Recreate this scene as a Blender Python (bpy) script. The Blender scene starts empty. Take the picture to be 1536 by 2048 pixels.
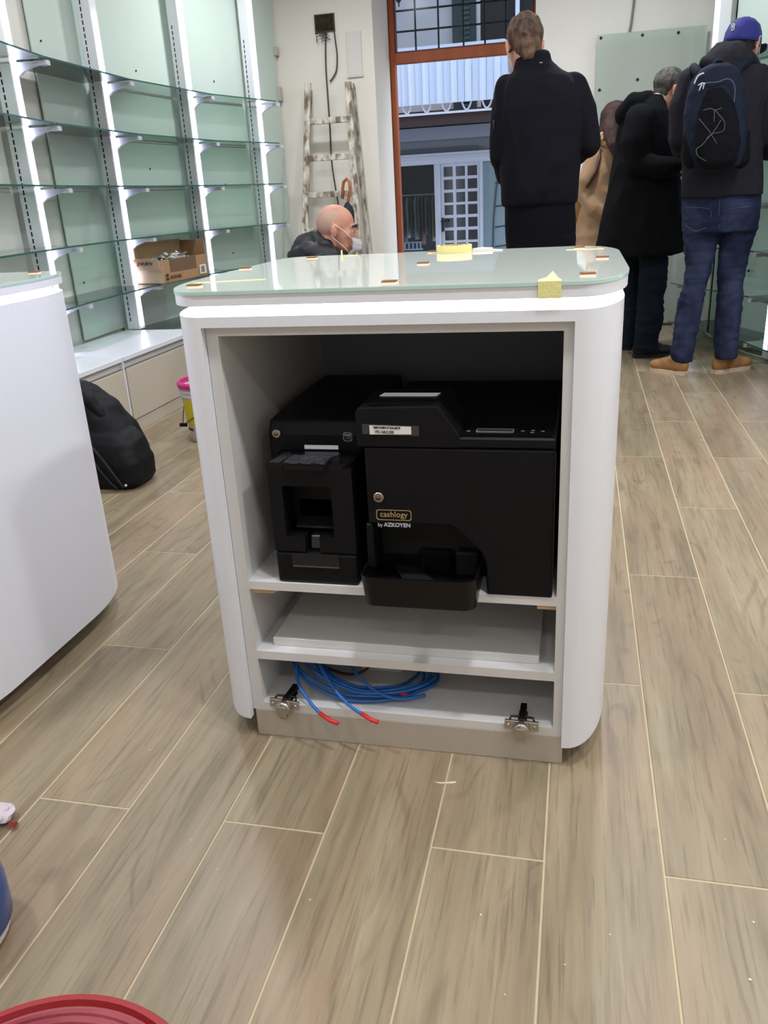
import bpy, bmesh, math, random
from mathutils import Vector, Matrix, noise, Euler
random.seed(7)
PI = math.pi
C = bpy.context.collection
SC = bpy.context.scene

# ------------------------------------------------------------------ camera
CAM_R = Matrix(((0.9743381, -0.0328990, 0.2226720), (0.2192249, 0.3630421, -0.9056163), (-0.0510454, 0.9311918, 0.3609380)))
H = 1.0949
F = 1632.83
def set_cam():
    cam = bpy.data.cameras.new('camera'); o = bpy.data.objects.new('camera', cam); C.objects.link(o)
    cam.sensor_width = 36; cam.lens = 36*F/2048; cam.clip_start = 0.02; cam.clip_end = 200
    o.matrix_world = Matrix.Translation((0, 0, H)) @ CAM_R.to_4x4()
    SC.camera = o
set_cam()
def ray(px, py):
    v = CAM_R @ Vector(((px-768)/F, -(py-1024)/F, -1.0)); return v
def at(px, py, Y):
    v = ray(px, py); t = Y/v.y; return Vector((v.x*t, v.y*t, H+v.z*t))
def fl(px, py, z=0):
    v = ray(px, py); t = (z-H)/v.z; return Vector((v.x*t, v.y*t, z))

# ------------------------------------------------------------------ world, exposure
w = bpy.data.worlds.new('world'); SC.world = w; w.use_nodes = True
bg = w.node_tree.nodes['Background']; bg.inputs[0].default_value = (0.76, 0.85, 1.0, 1); bg.inputs[1].default_value = 4.0
SC.view_settings.view_transform = 'Standard'; SC.view_settings.look = 'None'
SC.view_settings.exposure = 0.0; SC.view_settings.gamma = 1.0; SC.view_settings.use_curve_mapping = False
SC.cycles.use_denoising = True
SC.cycles.sample_clamp_indirect = 4.0
SC.cycles.max_bounces = 10; SC.cycles.transparent_max_bounces = 24
SC.cycles.caustics_reflective = False; SC.cycles.caustics_refractive = False

LAMPS = [(x, y) for x in (-1.75, 0.15, 1.6) for y in (-1.3, 0.8, 3.2, 5.6)]
LAMP_W = 21.0
CEIL = 3.0
lamp_col = (0.95, 0.97, 1.0)

# ------------------------------------------------------------------ materials
def lin(c):
    if isinstance(c, str):
        c = tuple(int(c[i:i+2], 16) for i in (0, 2, 4))
    return tuple(((v/255)/12.92 if v/255 <= 0.04045 else ((v/255+0.055)/1.055)**2.4) for v in c)
MATS = {}
def mat(name, col=(200, 200, 200), rough=0.5, metal=0.0, emit=None, es=0.0, var=0.0, vscale=8.0, vstretch=(1, 1, 1),
        bump=0.0, bscale=60.0, spec=0.5, coat=0.0, col2=None, sheen=0.0, bstretch=(1, 1, 1), alpha=1.0, subsurf=0.0):
    if name in MATS: return MATS[name]
    m = bpy.data.materials.new(name); m.use_nodes = True; nt = m.node_tree; N = nt.nodes; L = nt.links
    b = N['Principled BSDF']; c = lin(col)
    b.inputs['Base Color'].default_value = (*c, 1); b.inputs['Roughness'].default_value = rough
    b.inputs['Metallic'].default_value = metal; b.inputs['Specular IOR Level'].default_value = spec
    b.inputs['Coat Weight'].default_value = coat; b.inputs['Coat Roughness'].default_value = 0.05
    b.inputs['Sheen Weight'].default_value = sheen; b.inputs['Alpha'].default_value = alpha
    b.inputs['Subsurface Weight'].default_value = subsurf; b.inputs['Subsurface Scale'].default_value = 0.01
    if emit is not None:
        b.inputs['Emission Color'].default_value = (*lin(emit), 1); b.inputs['Emission Strength'].default_value = es
    if var > 0 or col2 is not None or bump > 0:
        tc = N.new('ShaderNodeTexCoord')
    if var > 0 or col2 is not None:
        mp = N.new('ShaderNodeMapping'); mp.inputs['Scale'].default_value = vstretch; L.new(tc.outputs['Object'], mp.inputs[0])
        n = N.new('ShaderNodeTexNoise'); n.inputs['Scale'].default_value = vscale; n.inputs['Detail'].default_value = 5
        L.new(mp.outputs[0], n.inputs[0])
        cr = N.new('ShaderNodeValToRGB'); cr.color_ramp.elements[0].position = 0.38; cr.color_ramp.elements[1].position = 0.62
        c2 = lin(col2) if col2 is not None else tuple(v*(1-var) for v in c)
        cr.color_ramp.elements[0].color = (*c2, 1); cr.color_ramp.elements[1].color = (*c, 1)
        L.new(n.outputs[0], cr.inputs[0]); L.new(cr.outputs[0], b.inputs['Base Color'])
    if bump > 0:
        mp2 = N.new('ShaderNodeMapping'); mp2.inputs['Scale'].default_value = bstretch; L.new(tc.outputs['Object'], mp2.inputs[0])
        n2 = N.new('ShaderNodeTexNoise'); n2.inputs['Scale'].default_value = bscale; n2.inputs['Detail'].default_value = 3
        L.new(mp2.outputs[0], n2.inputs[0])
        bp = N.new('ShaderNodeBump'); bp.inputs['Strength'].default_value = bump; bp.inputs['Distance'].default_value = 0.004
        L.new(n2.outputs[0], bp.inputs['Height']); L.new(bp.outputs[0], b.inputs['Normal'])
    MATS[name] = m
    return m

def glass_mat(name, tint, through=0.85, rough=0.02, body=None, ior=1.45):
    """thin architectural glass: fresnel reflection over a tinted see-through layer (optionally a milky body)"""
    m = bpy.data.materials.new(name); m.use_nodes = True; nt = m.node_tree; N = nt.nodes; L = nt.links
    N.remove(N['Principled BSDF']); out = N['Material Output']
    tr = N.new('ShaderNodeBsdfTransparent'); tr.inputs[0].default_value = (*lin(tint), 1)
    gl = N.new('ShaderNodeBsdfGlossy'); gl.inputs[0].default_value = (1, 1, 1, 1); gl.inputs['Roughness'].default_value = rough
    fr = N.new('ShaderNodeFresnel'); fr.inputs[0].default_value = ior
    mx = N.new('ShaderNodeMixShader')
    base = tr
    if body is not None:
        df = N.new('ShaderNodeBsdfDiffuse'); df.inputs[0].default_value = (*lin(body), 1)
        m0 = N.new('ShaderNodeMixShader'); m0.inputs[0].default_value = through
        L.new(df.outputs[0], m0.inputs[1]); L.new(tr.outputs[0], m0.inputs[2]); base = m0
    L.new(fr.outputs[0], mx.inputs[0]); L.new(base.outputs[0], mx.inputs[1]); L.new(gl.outputs[0], mx.inputs[2])
    L.new(mx.outputs[0], out.inputs[0])
    MATS[name] = m
    return m

WHITE = mat('white_lacquer', (230, 232, 241), rough=0.32, spec=0.5)
WHITE2 = mat('white_laminate', (216, 215, 216), rough=0.42)
INNER = mat('cupboard_back_grey', (124, 126, 134), rough=0.5)  # even grey for the cupboard back, darker than its side panels
PLASTER = mat('plaster', (230, 228, 222), rough=0.9, var=0.05, vscale=2.0, bump=0.15, bscale=25)
PLASTER2 = mat('pillar_plaster', (232, 227, 218), rough=0.9, var=0.04, vscale=1.5, bump=0.15, bscale=18)
CEILM = mat('ceiling_paint', (235, 233, 228), rough=0.9)
BLACKP = mat('black_plastic', (12, 13, 17), rough=0.45, bump=0.1, bscale=900, spec=0.2)
BLACKG = mat('black_gloss_plastic', (11, 12, 16), rough=0.28, spec=0.3)
BLACKD = mat('black_recess', (10, 10, 11), rough=0.7)
LED = mat('led_diffuser', (255, 255, 255), rough=0.5, emit=(226, 228, 255), es=9.0)
LEDC = mat('counter_led', (255, 255, 255), rough=0.5, emit=(222, 224, 255), es=9.0)
LAMPM = mat('lamp_disc', (255, 255, 255), rough=0.5, emit=(255, 244, 230), es=9.0)
STEEL = mat('brushed_steel', (196, 188, 180), rough=0.38, metal=0.35, bump=0.08, bscale=120, bstretch=(1, 1, 30))
CHROME = mat('nickel', (190, 186, 178), rough=0.25, metal=1.0)
DARKMETAL = mat('dark_metal', (52, 46, 42), rough=0.35, metal=0.9)
ALU = mat('aluminium_channel', (150, 147, 142), rough=0.35, metal=0.8)
GLASSS = glass_mat('shelf_glass', (226, 240, 234), rough=0.01)
GLASSG = glass_mat('transom_glass', (236, 242, 246), rough=0.15, ior=1.15)
GLASSW = glass_mat('window_glass', (240, 246, 248), rough=0.0)
GLASSEDGE = mat('glass_edge', (44, 92, 84), rough=0.15, spec=0.6)
GLASSP = mat('back_painted_glass', (200, 216, 208), rough=0.42, spec=0.5, var=0.04, vscale=1.2)
GLASSTOP = mat('painted_glass_top', (222, 230, 224), rough=0.03, spec=0.65)
GLASSTOPE = mat('painted_glass_edge', (182, 216, 208), rough=0.1, spec=0.6)
MILK = glass_mat('frosted_panel_glass', (214, 232, 222), through=0.45, rough=0.10, body=(212, 220, 210))
POSTM = mat('white_metal', (238, 238, 244), rough=0.5)
BRKT = mat('white_bracket', (192, 192, 204), rough=0.5)
CORK = mat('cork', (150, 100, 60), rough=0.9, var=0.4, vscale=600)
FOAM = mat('white_foam', (238, 222, 196), rough=0.9)
TAPE = mat('masking_tape', (232, 228, 158), rough=0.7, bump=0.25, bscale=150, alpha=1)
ORANGE = mat('orange_wood', (168, 84, 40), rough=0.5, var=0.25, vscale=6, vstretch=(1, 1, 0.15), bump=0.15, bscale=40)
ORANGED = mat('dark_red_wood', (96, 40, 30), rough=0.5)
IRON = mat('iron_bar', (22, 22, 26), rough=0.5)
SKIN = mat('skin', (196, 140, 118), rough=0.55, subsurf=0.05, var=0.10, vscale=25)
CLOTHK = mat('black_cloth', (13, 14, 22), rough=0.9, spec=0.15, sheen=0.0, bump=0.35, bscale=35)

# ------------------------------------------------------------------ mesh helper
class MB:
    def __init__(s): s.bm = bmesh.new()
    def box(s, x0, x1, y0, y1, z0, z1, M=None):
        r = bmesh.ops.create_cube(s.bm, size=1); vs = r['verts']
        T = Matrix.Translation(((x0+x1)/2, (y0+y1)/2, (z0+z1)/2)) @ Matrix.Diagonal((abs(x1-x0), abs(y1-y0), abs(z1-z0), 1))
        bmesh.ops.transform(s.bm, matrix=(M @ T) if M else T, verts=vs); return vs
    def prism(s, pts, z0, z1, M=None):
        """polygon in xy extruded in z"""
        n = len(pts)
        a = [s.bm.verts.new((p[0], p[1], z0)) for p in pts]; b = [s.bm.verts.new((p[0], p[1], z1)) for p in pts]
        if sum(pts[i][0]*pts[(i+1) % n][1]-pts[(i+1) % n][0]*pts[i][1] for i in range(n)) < 0: a.reverse(); b.reverse()
        s.bm.faces.new(a[::-1]); s.bm.faces.new(b)
        for i in range(n): s.bm.faces.new((a[i], a[(i+1) % n], b[(i+1) % n], b[i]))
        if M: bmesh.ops.transform(s.bm, matrix=M, verts=a+b)
        return a+b
    def xz(s, pts, y0, y1):
        """polygon in xz extruded in y"""
        M = Matrix(((1, 0, 0, 0), (0, 0, 1, 0), (0, 1, 0, 0), (0, 0, 0, 1)))
        v = s.prism(pts, y0, y1, M); bmesh.ops.recalc_face_normals(s.bm, faces=list(s.bm.faces)); return v
    def yz(s, pts, x0, x1):
        M = Matrix(((0, 0, 1, 0), (1, 0, 0, 0), (0, 1, 0, 0), (0, 0, 0, 1)))
        return s.prism(pts, x0, x1, M)
    def tube(s, pts, r, n=8, cap=True):
        pts = [Vector(p) for p in pts]; rings = []; up = None
        rs = r if isinstance(r, (list, tuple)) else [r]*len(pts)
        for i, p in enumerate(pts):
            d = (pts[min(i+1, len(pts)-1)]-pts[max(i-1, 0)]).normalized()
            if up is None:
                up = Vector((0, 0, 1)) if abs(d.z) < 0.9 else Vector((1, 0, 0))
            a = d.cross(up).normalized(); b = a.cross(d).normalized(); up = b
            rings.append([s.bm.verts.new(p+(a*math.cos(2*PI*k/n)+b*math.sin(2*PI*k/n))*rs[i]) for k in range(n)])
        for i in range(len(rings)-1):
            for k in range(n):
                s.bm.faces.new((rings[i][k], rings[i][(k+1) % n], rings[i+1][(k+1) % n], rings[i+1][k]))
        if cap: s.bm.faces.new(rings[0][::-1]); s.bm.faces.new(rings[-1])
    def cyl(s, p, r, h, axis='Z', n=24, r2=None):
        r2 = r if r2 is None else r2
        R = {'Z': Matrix(), 'Y': Matrix.Rotation(-PI/2, 4, 'X'), 'X': Matrix.Rotation(PI/2, 4, 'Y')}[axis]
        res = bmesh.ops.create_cone(s.bm, cap_ends=True, segments=n, radius1=r, radius2=r2, depth=h)
        bmesh.ops.transform(s.bm, matrix=Matrix.Translation(p) @ R @ Matrix.Translation((0, 0, h/2)), verts=res['verts'])
    def lathe(s, prof, c=(0, 0, 0), n=32, M=None):
        """profile [(r,z)...] about z, closed at ends when r = 0"""
        rings = []; vs = []
        for r, z in prof:
            if r < 1e-6: v = s.bm.verts.new((c[0], c[1], c[2]+z)); rings.append([v]); vs.append(v)
            else:
                R = [s.bm.verts.new((c[0]+r*math.cos(2*PI*k/n), c[1]+r*math.sin(2*PI*k/n), c[2]+z)) for k in range(n)]
                rings.append(R); vs += R
        for a, b in zip(rings[:-1], rings[1:]):
            for k in range(n):
                k2 = (k+1) % n
                if len(a) == 1 and len(b) == 1: continue
                if len(a) == 1: s.bm.faces.new((a[0], b[k2], b[k]))
                elif len(b) == 1: s.bm.faces.new((a[k], a[k2], b[0]))
                else: s.bm.faces.new((a[k], a[k2], b[k2], b[k]))
        if M: bmesh.ops.transform(s.bm, matrix=M, verts=vs)
    def ell(s, c, r, M=None, n=20, rot=None):
        res = bmesh.ops.create_uvsphere(s.bm, u_segments=n, v_segments=max(8, n*2//3), radius=1)
        T = Matrix.Translation(c) @ (rot.to_4x4() if rot else Matrix()) @ Matrix.Diagonal((*r, 1))
        bmesh.ops.transform(s.bm, matrix=(M @ T) if M else T, verts=res['verts']); return res['verts']
    def cone(s, p0, p1, r0, r1, n=16):
        p0 = Vector(p0); p1 = Vector(p1); d = p1-p0
        if d.length < 1e-6: return
        res = bmesh.ops.create_cone(s.bm, cap_ends=True, segments=n, radius1=r0, radius2=r1, depth=d.length)
        q = d.to_track_quat('Z', 'Y').to_matrix().to_4x4()
        bmesh.ops.transform(s.bm, matrix=Matrix.Translation((p0+p1)/2) @ q, verts=res['verts'])
    def limb(s, pts, rs, n=16):
        for i in range(len(pts)):
            s.ell(pts[i], (rs[i],)*3, n=n)
            if i: s.cone(pts[i-1], pts[i], rs[i-1], rs[i], n)
    def loft(s, rings, n=28, e=2.3):
        """rings: (cx, cy, cz, rx, ry, tiltx, tilty) superelliptic sections, capped"""
        R = []
        for q in rings:
            cx, cy, cz, rx, ry = q[:5]; tx = q[5] if len(q) > 5 else 0; ty = q[6] if len(q) > 6 else 0
            row = []
            for k in range(n):
                a = 2*PI*k/n; ca, sa = math.cos(a), math.sin(a)
                x = rx*math.copysign(abs(ca)**(2/e), ca); y = ry*math.copysign(abs(sa)**(2/e), sa)
                row.append(s.bm.verts.new((cx+x, cy+y, cz+x*tx+y*ty)))
            R.append(row)
        if R[0][0].co.z > R[-1][0].co.z: R.reverse()
        for a, b in zip(R[:-1], R[1:]):
            for k in range(n): s.bm.faces.new((a[k], a[(k+1) % n], b[(k+1) % n], b[k]))
        s.bm.faces.new(R[0][::-1]); s.bm.faces.new(R[-1])
    def bevel(s, w, seg=2, ang=0.5):
        es = [e for e in s.bm.edges if len(e.link_faces) == 2 and e.calc_face_angle(0) > ang]
        if es: bmesh.ops.bevel(s.bm, geom=es, offset=w, segments=seg, profile=0.5, affect='EDGES', clamp_overlap=True)
        return s
    def build(s, name, m, parent=None, smooth=False, kind=None, label=None):
        me = bpy.data.meshes.new(name); s.bm.normal_update(); s.bm.to_mesh(me); s.bm.free()
        ms = m if isinstance(m, (list, tuple)) else [m]
        for q in ms: me.materials.append(q)
        if smooth:
            for p in me.polygons: p.use_smooth = True
        return place(name, me, parent, kind, label)
def place(name, me, parent=None, kind=None, label=None):
    o = bpy.data.objects.new(name, me); C.objects.link(o)
    if parent is not None: adopt(o, parent)
    if kind: o['kind'] = kind
    if label: o['label'] = label
    return o
def adopt(o, parent):
    o.parent = parent
    if parent.parent is None and parent.type == 'EMPTY': o.matrix_parent_inverse = Matrix.Translation(-parent.location)
def autosmooth(o, ang=0.6):
    me = o.data
    for p in me.polygons: p.use_smooth = True
    bm = bmesh.new(); bm.from_mesh(me)
    for e in bm.edges: e.smooth = not (len(e.link_faces) == 2 and e.calc_face_angle(0) > ang)
    bm.to_mesh(me); bm.free(); return o
def thing(name, label, cat, loc=(0, 0, 0), group=None):
    o = bpy.data.objects.new(name, None); C.objects.link(o); o.location = loc; o.empty_display_size = 0.1
    o['label'] = label; o['category'] = cat
    if group: o['group'] = group
    return o
def tag(o, label, cat, group=None):
    o['label'] = label; o['category'] = cat
    if group: o['group'] = group
    return o
def dup(root, loc, label=None, rotz=None):
    r = root.copy(); C.objects.link(r); r.location = loc
    if rotz is not None: r.rotation_euler = (0, 0, rotz)
    if label: r['label'] = label
    for ch in list(root.children):
        c = ch.copy(); C.objects.link(c); c.parent = r
        for g in ch.children:
            q = g.copy(); C.objects.link(q); q.parent = c
    return r
def struct(name, mb, m, parent=None, smooth=False):
    return mb.build(name, m, parent, smooth, kind='structure' if parent is None else None)
def fuse(mb, name, m, parent=None, voxel=0.009, smooth=4, wr=0.0, wscale=9.0, wstretch=(1, 1, 1), label=None, cut=None):
    """union of overlapping closed solids into one continuous skin"""
    me = bpy.data.meshes.new('tmp'); bmesh.ops.recalc_face_normals(mb.bm, faces=list(mb.bm.faces)); mb.bm.to_mesh(me); mb.bm.free()
    o = bpy.data.objects.new('tmp', me); C.objects.link(o)
    r = o.modifiers.new('r', 'REMESH'); r.mode = 'VOXEL'; r.voxel_size = voxel; r.adaptivity = 0
    if smooth:
        q = o.modifiers.new('s', 'SMOOTH'); q.factor = 0.5; q.iterations = smooth
    dg = bpy.context.evaluated_depsgraph_get(); dg.update()
    me2 = bpy.data.meshes.new_from_object(o.evaluated_get(dg)); bpy.data.objects.remove(o); bpy.data.meshes.remove(me)
    me2.name = name; me2.materials.clear(); me2.materials.append(m)
    if wr > 0:
        NV = [(v.co.copy(), v.normal.copy()) for v in me2.vertices]; out = []
        for c, nn in NV:
            p = Vector((c.x*wscale*wstretch[0], c.y*wscale*wstretch[1], c.z*wscale*wstretch[2]))
            h = noise.fractal(p, 1.0, 2.0, 3)
            w1 = noise.noise(p*0.6)*1.2
            rid = 1-abs(noise.noise(p*1.3+Vector((3.1+w1, 7.7, 1.9))))*2.6
            out.extend(c+nn*wr*(h*0.6+max(rid, -0.4)*0.6))
        me2.vertices.foreach_set('co', out); me2.update()
    for p in me2.polygons: p.use_smooth = True
    return place(name, me2, parent, None, label)
def text(s, name, m, size, M, parent, bold=0.0, ext=0.0004, align='CENTER', sx=1.0, spacing=1.0):
    cu = bpy.data.curves.new('t', 'FONT'); cu.body = s; cu.size = size; cu.extrude = ext; cu.offset = bold
    cu.align_x = align; cu.align_y = 'CENTER'; cu.space_character = spacing
    o = bpy.data.objects.new('t', cu); C.objects.link(o)
    dg = bpy.context.evaluated_depsgraph_get(); dg.update()
    me = bpy.data.meshes.new_from_object(o.evaluated_get(dg)); bpy.data.objects.remove(o)
    me.transform(M @ Matrix.Diagonal((sx, 1, 1, 1))); me.name = name; me.materials.clear(); me.materials.append(m)
    return place(name, me, parent)
def front(x, y, z, ang=0):   # text plane facing -y
    return Matrix.Translation((x, y, z)) @ Matrix.Rotation(ang, 4, 'Z') @ Matrix.Rotation(PI/2, 4, 'X')
def erect(x0, x1, y0, y1, fl_, fr, br, bl, n=12, inset=0.0):
    """rectangle with elliptical corners, each corner (rx, ry): front left, front right, back right, back left"""
    pts = []; x0 += inset; x1 -= inset; y0 += inset; y1 -= inset
    q = [(max(a-inset, 0.005), max(b-inset, 0.005)) for a, b in (fl_, fr, br, bl)]
    for cx, cy, a0, (rx, ry) in ((x0+q[0][0], y0+q[0][1], PI, q[0]), (x1-q[1][0], y0+q[1][1], 1.5*PI, q[1]), (x1-q[2][0], y1-q[2][1], 0, q[2]), (x0+q[3][0], y1-q[3][1], 0.5*PI, q[3])):
        for i in range(n+1):
            a = a0+i*(PI/2)/n; pts.append((cx+rx*math.cos(a), cy+ry*math.sin(a)))
    return pts
def rrect(x0, x1, y0, y1, r, n=8, rb=None):
    rb = r if rb is None else rb
    return erect(x0, x1, y0, y1, (r, r), (r, r), (rb, rb), (rb, rb), n)
# ================================================================== FLOOR
def wood_mat():
    m = bpy.data.materials.new('wood_look_tile'); m.use_nodes = True; nt = m.node_tree; N = nt.nodes; L = nt.links
    b = N['Principled BSDF']; b.inputs['Roughness'].default_value = 0.36; b.inputs['Specular IOR Level'].default_value = 0.45
    tc = N.new('ShaderNodeTexCoord'); oi = N.new('ShaderNodeObjectInfo')
    off = N.new('ShaderNodeVectorMath'); off.operation = 'ADD'
    mul = N.new('ShaderNodeVectorMath'); mul.operation = 'SCALE'; mul.inputs['Scale'].default_value = 37.0
    cmb = N.new('ShaderNodeCombineXYZ')
    for i in range(3): L.new(oi.outputs['Random'], cmb.inputs[i])
    L.new(cmb.outputs[0], mul.inputs[0]); L.new(tc.outputs['Object'], off.inputs[0]); L.new(mul.outputs[0], off.inputs[1])
    def noise_(scale, st, detail=4, dist=0.0, rough=0.5):
        mp = N.new('ShaderNodeMapping'); mp.inputs['Scale'].default_value = st; L.new(off.outputs[0], mp.inputs[0])
        n = N.new('ShaderNodeTexNoise'); n.inputs['Scale'].default_value = scale; n.inputs['Detail'].default_value = detail
        n.inputs['Distortion'].default_value = dist; n.inputs['Roughness'].default_value = rough
        L.new(mp.outputs[0], n.inputs[0]); return n
    big = noise_(6.0, (2.4, 0.45, 1), 3, 0.4)
    mid = noise_(16, (1, 0.07, 1), 5, 0.25, 0.65)
    fine = noise_(120, (1, 0.045, 1), 3, 0.2, 0.6)
    # cathedral grain: contour bands of a stretched noise field
    fld = noise_(4.2, (1.15, 0.42, 1), 1.5, 0.5)
    ml = N.new('ShaderNodeMath'); ml.operation = 'MULTIPLY'; ml.inputs[1].default_value = 60; L.new(fld.outputs[0], ml.inputs[0])
    sn = N.new('ShaderNodeMath'); sn.operation = 'SINE'; L.new(ml.outputs[0], sn.inputs[0])
    pw = N.new('ShaderNodeMapRange'); pw.inputs['From Min'].default_value = 0.5; pw.inputs['From Max'].default_value = 1.0
    L.new(sn.outputs[0], pw.inputs[0])
    mk = N.new('ShaderNodeMapRange'); mk.inputs['From Min'].default_value = 0.50; mk.inputs['From Max'].default_value = 0.64; L.new(big.outputs[0], mk.inputs[0])
    gr = N.new('ShaderNodeMath'); gr.operation = 'MULTIPLY'; L.new(pw.outputs[0], gr.inputs[0]); L.new(mk.outputs[0], gr.inputs[1])
    cr = N.new('ShaderNodeValToRGB'); e = cr.color_ramp.elements
    e[0].position = 0.30; e[0].color = (*lin((124, 111, 90)), 1); e[1].position = 0.70; e[1].color = (*lin((166, 152, 127)), 1)
    x = e.new(0.5); x.color = (*lin((148, 134, 110)), 1)
    L.new(mid.outputs[0], cr.inputs[0])
    pk = N.new('ShaderNodeMix'); pk.data_type = 'RGBA'; pk.inputs[7].default_value = (*lin((156, 131, 108)), 1)
    mr = N.new('ShaderNodeMapRange'); mr.inputs['From Min'].default_value = 0.45; mr.inputs['From Max'].default_value = 0.65; mr.inputs['To Max'].default_value = 0.55
    b2 = noise_(3.5, (1.8, 0.5, 1), 2, 0.3); L.new(b2.outputs[0], mr.inputs[0])
    L.new(mr.outputs[0], pk.inputs[0]); L.new(cr.outputs[0], pk.inputs[6])
    mx = N.new('ShaderNodeMix'); mx.data_type = 'RGBA'; mx.inputs[7].default_value = (*lin((90, 80, 65)), 1)
    g2 = N.new('ShaderNodeMath'); g2.operation = 'MULTIPLY'; g2.inputs[1].default_value = 0.34; L.new(gr.outputs[0], g2.inputs[0])
    L.new(g2.outputs[0], mx.inputs[0]); L.new(pk.outputs[2], mx.inputs[6])
    fm = N.new('ShaderNodeMapRange'); fm.inputs['From Min'].default_value = 0.52; fm.inputs['From Max'].default_value = 0.72; fm.inputs['To Max'].default_value = 0.5
    L.new(fine.outputs[0], fm.inputs[0])
    mx2 = N.new('ShaderNodeMix'); mx2.data_type = 'RGBA'; mx2.inputs[7].default_value = (*lin((88, 78, 63)), 1)
    L.new(fm.outputs[0], mx2.inputs[0]); L.new(mx.outputs[2], mx2.inputs[6])
    # per-tile shade
    hs = N.new('ShaderNodeHueSaturation'); vr = N.new('ShaderNodeMapRange'); vr.inputs['To Min'].default_value = 0.90; vr.inputs['To Max'].default_value = 1.06
    L.new(oi.outputs['Random'], vr.inputs[0]); L.new(vr.outputs[0], hs.inputs['Value']); L.new(mx2.outputs[2], hs.inputs['Color'])
    L.new(hs.outputs[0], b.inputs['Base Color'])
    bp = N.new('ShaderNodeBump'); bp.inputs['Strength'].default_value = 0.12; bp.inputs['Distance'].default_value = 0.002
    L.new(fine.outputs[0], bp.inputs['Height']); L.new(bp.outputs[0], b.inputs['Normal'])
    return m
WOOD = wood_mat()
GROUT = mat('grout', (190, 176, 146), rough=0.9)
RX0, RX1, RY0, RY1 = -3.0, 2.4, -2.6, 7.85
f = MB(); f.box(RX0, RX1, RY0, RY1, -0.1, -0.0012); FLOOR = struct('floor', f, GROUT)
tm = MB(); g = 0.0016
tm.box(-0.1+g, 0.1-g, -0.59+g, 0.59-g, -0.012, 0.0)
es = [e for e in tm.bm.edges if all(v.co.z > -0.001 for v in e.verts)]
bmesh.ops.bevel(tm.bm, geom=es, offset=0.0012, segments=1, affect='EDGES')
TILE = bpy.data.meshes.new('floor_tile'); tm.bm.to_mesh(TILE); tm.bm.free(); TILE.materials.append(WOOD)
cands = []
for k in range(-14, 12):
    y0 = 1.13 if k % 2 else 1.71
    for j in range(-4, 6):
        cx = -0.0248+0.2*k+0.1; cy = y0+1.18*j+0.59
        if cx < -2.55 or cx > 2.3 or cy < -2.2 or cy > 7.8: continue
        cands.append((abs(cy-2.5)+abs(cx)*0.5, cx, cy))
cands.sort()
for _, cx, cy in cands[:250]:
    o = bpy.data.objects.new('floor_tile', TILE); C.objects.link(o); o.parent = FLOOR; o.location = (cx, cy, random.uniform(-0.0004, 0.0))
# white paint streak and specks on the floor
m = MB(); P = fl(868, 1564); Q = fl(911, 1565)
m.prism([(P.x, P.y), (P.x+0.012, P.y-0.003), (Q.x-0.006, Q.y-0.004), (Q.x+0.001, Q.y-0.001), (Q.x, Q.y+0.003), (P.x+0.02, P.y+0.0015)], -0.0008, 0.0008)
m.build('paint_streak', mat('dried_paint', (224, 218, 204), rough=0.8), FLOOR)
m = MB()
for px, py in ((384, 1120), (383, 1681), (237, 1268), (435, 1740), (962, 1830), (1507, 1845), (1450, 1680), (1500, 1960), (620, 1800), (1010, 1990), (430, 1270), (1220, 1870), (300, 1500), (345, 1100), (1405, 880), (1130, 1930)):
    p = fl(px, py); r = random.uniform(0.0012, 0.0022)
    m.prism([(p.x+r*math.cos(a)*random.uniform(.6, 1.2), p.y+r*math.sin(a)*random.uniform(.6, 1.2)) for a in [i*PI/3 for i in range(6)]], -0.0006, 0.0012)
m.build('plaster_specks', mat('plaster_speck', (232, 222, 200), rough=0.9), FLOOR, kind='stuff')

# ================================================================== ROOM SHELL
U = [(-2.45, 2.95), (-2.59, 3.82), (-2.631, 4.694), (-2.539, 5.616), (-2.325, 6.313)]
Rr = [(0.81, 6.4), (1.155, 5.54), (1.40, 4.55), (1.66, 3.6), (1.86, 2.65)]  # last two uprights added unseen, their light strips brighten the left counter
def offs(pts, dist, side):
    out = []
    for i, p in enumerate(pts):
        a = Vector(pts[max(i-1, 0)]); b = Vector(pts[min(i+1, len(pts)-1)]); d = (b-a).normalized(); n = Vector((-d.y, d.x))*side
        out.append(Vector(p)+n*dist)
    return out
WL = offs(U, 0.15, 1)            # wall line behind the left uprights
PL = offs(U, 0.125, 1)
WR = offs(Rr, 0.16, 1)
PRr = offs(Rr, 0.135, 1)
def wallstrip(pts, out, th=0.12, z1=CEIL, z0=0):
    m = MB()
    for a, b in zip(pts[:-1], pts[1:]):
        a = Vector(a[:2]); b = Vector(b[:2]); d = (b-a).normalized(); n = Vector((-d.y, d.x))*out*th
        m.prism([a, b, b+n+d*0.0, a+n], z0, z1)
    return m
struct('wall_left', wallstrip([(-2.75, RY0), (-2.75, 2.2), WL[0], WL[1], WL[2], WL[3], WL[4], (-2.44, 7.1)], 1), PLASTER)
struct('wall_right', wallstrip([(0.93, 7.1), WR[0], WR[1], WR[2], WR[3], WR[4], (2.2, 1.8), (2.2, RY0)], 1), PLASTER)
m = MB(); m.box(RX0, RX1, RY0-0.12, RY0, 0, CEIL); struct('wall_rear', m, PLASTER)
m = MB(); m.box(RX0, RX1, RY0-0.12, 8.0, CEIL, CEIL+0.1); struct('ceiling', m, CEILM)
YF = 7.72
m = MB(); m.box(-2.75, -1.625, 7.1, YF+0.06, 0, CEIL)
struct('wall_back_left', m, PLASTER2)
m = MB(); m.box(-0.375, 1.3, 7.1, YF+0.06, 0, CEIL)
struct('wall_back_right', m, PLASTER)
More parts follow.
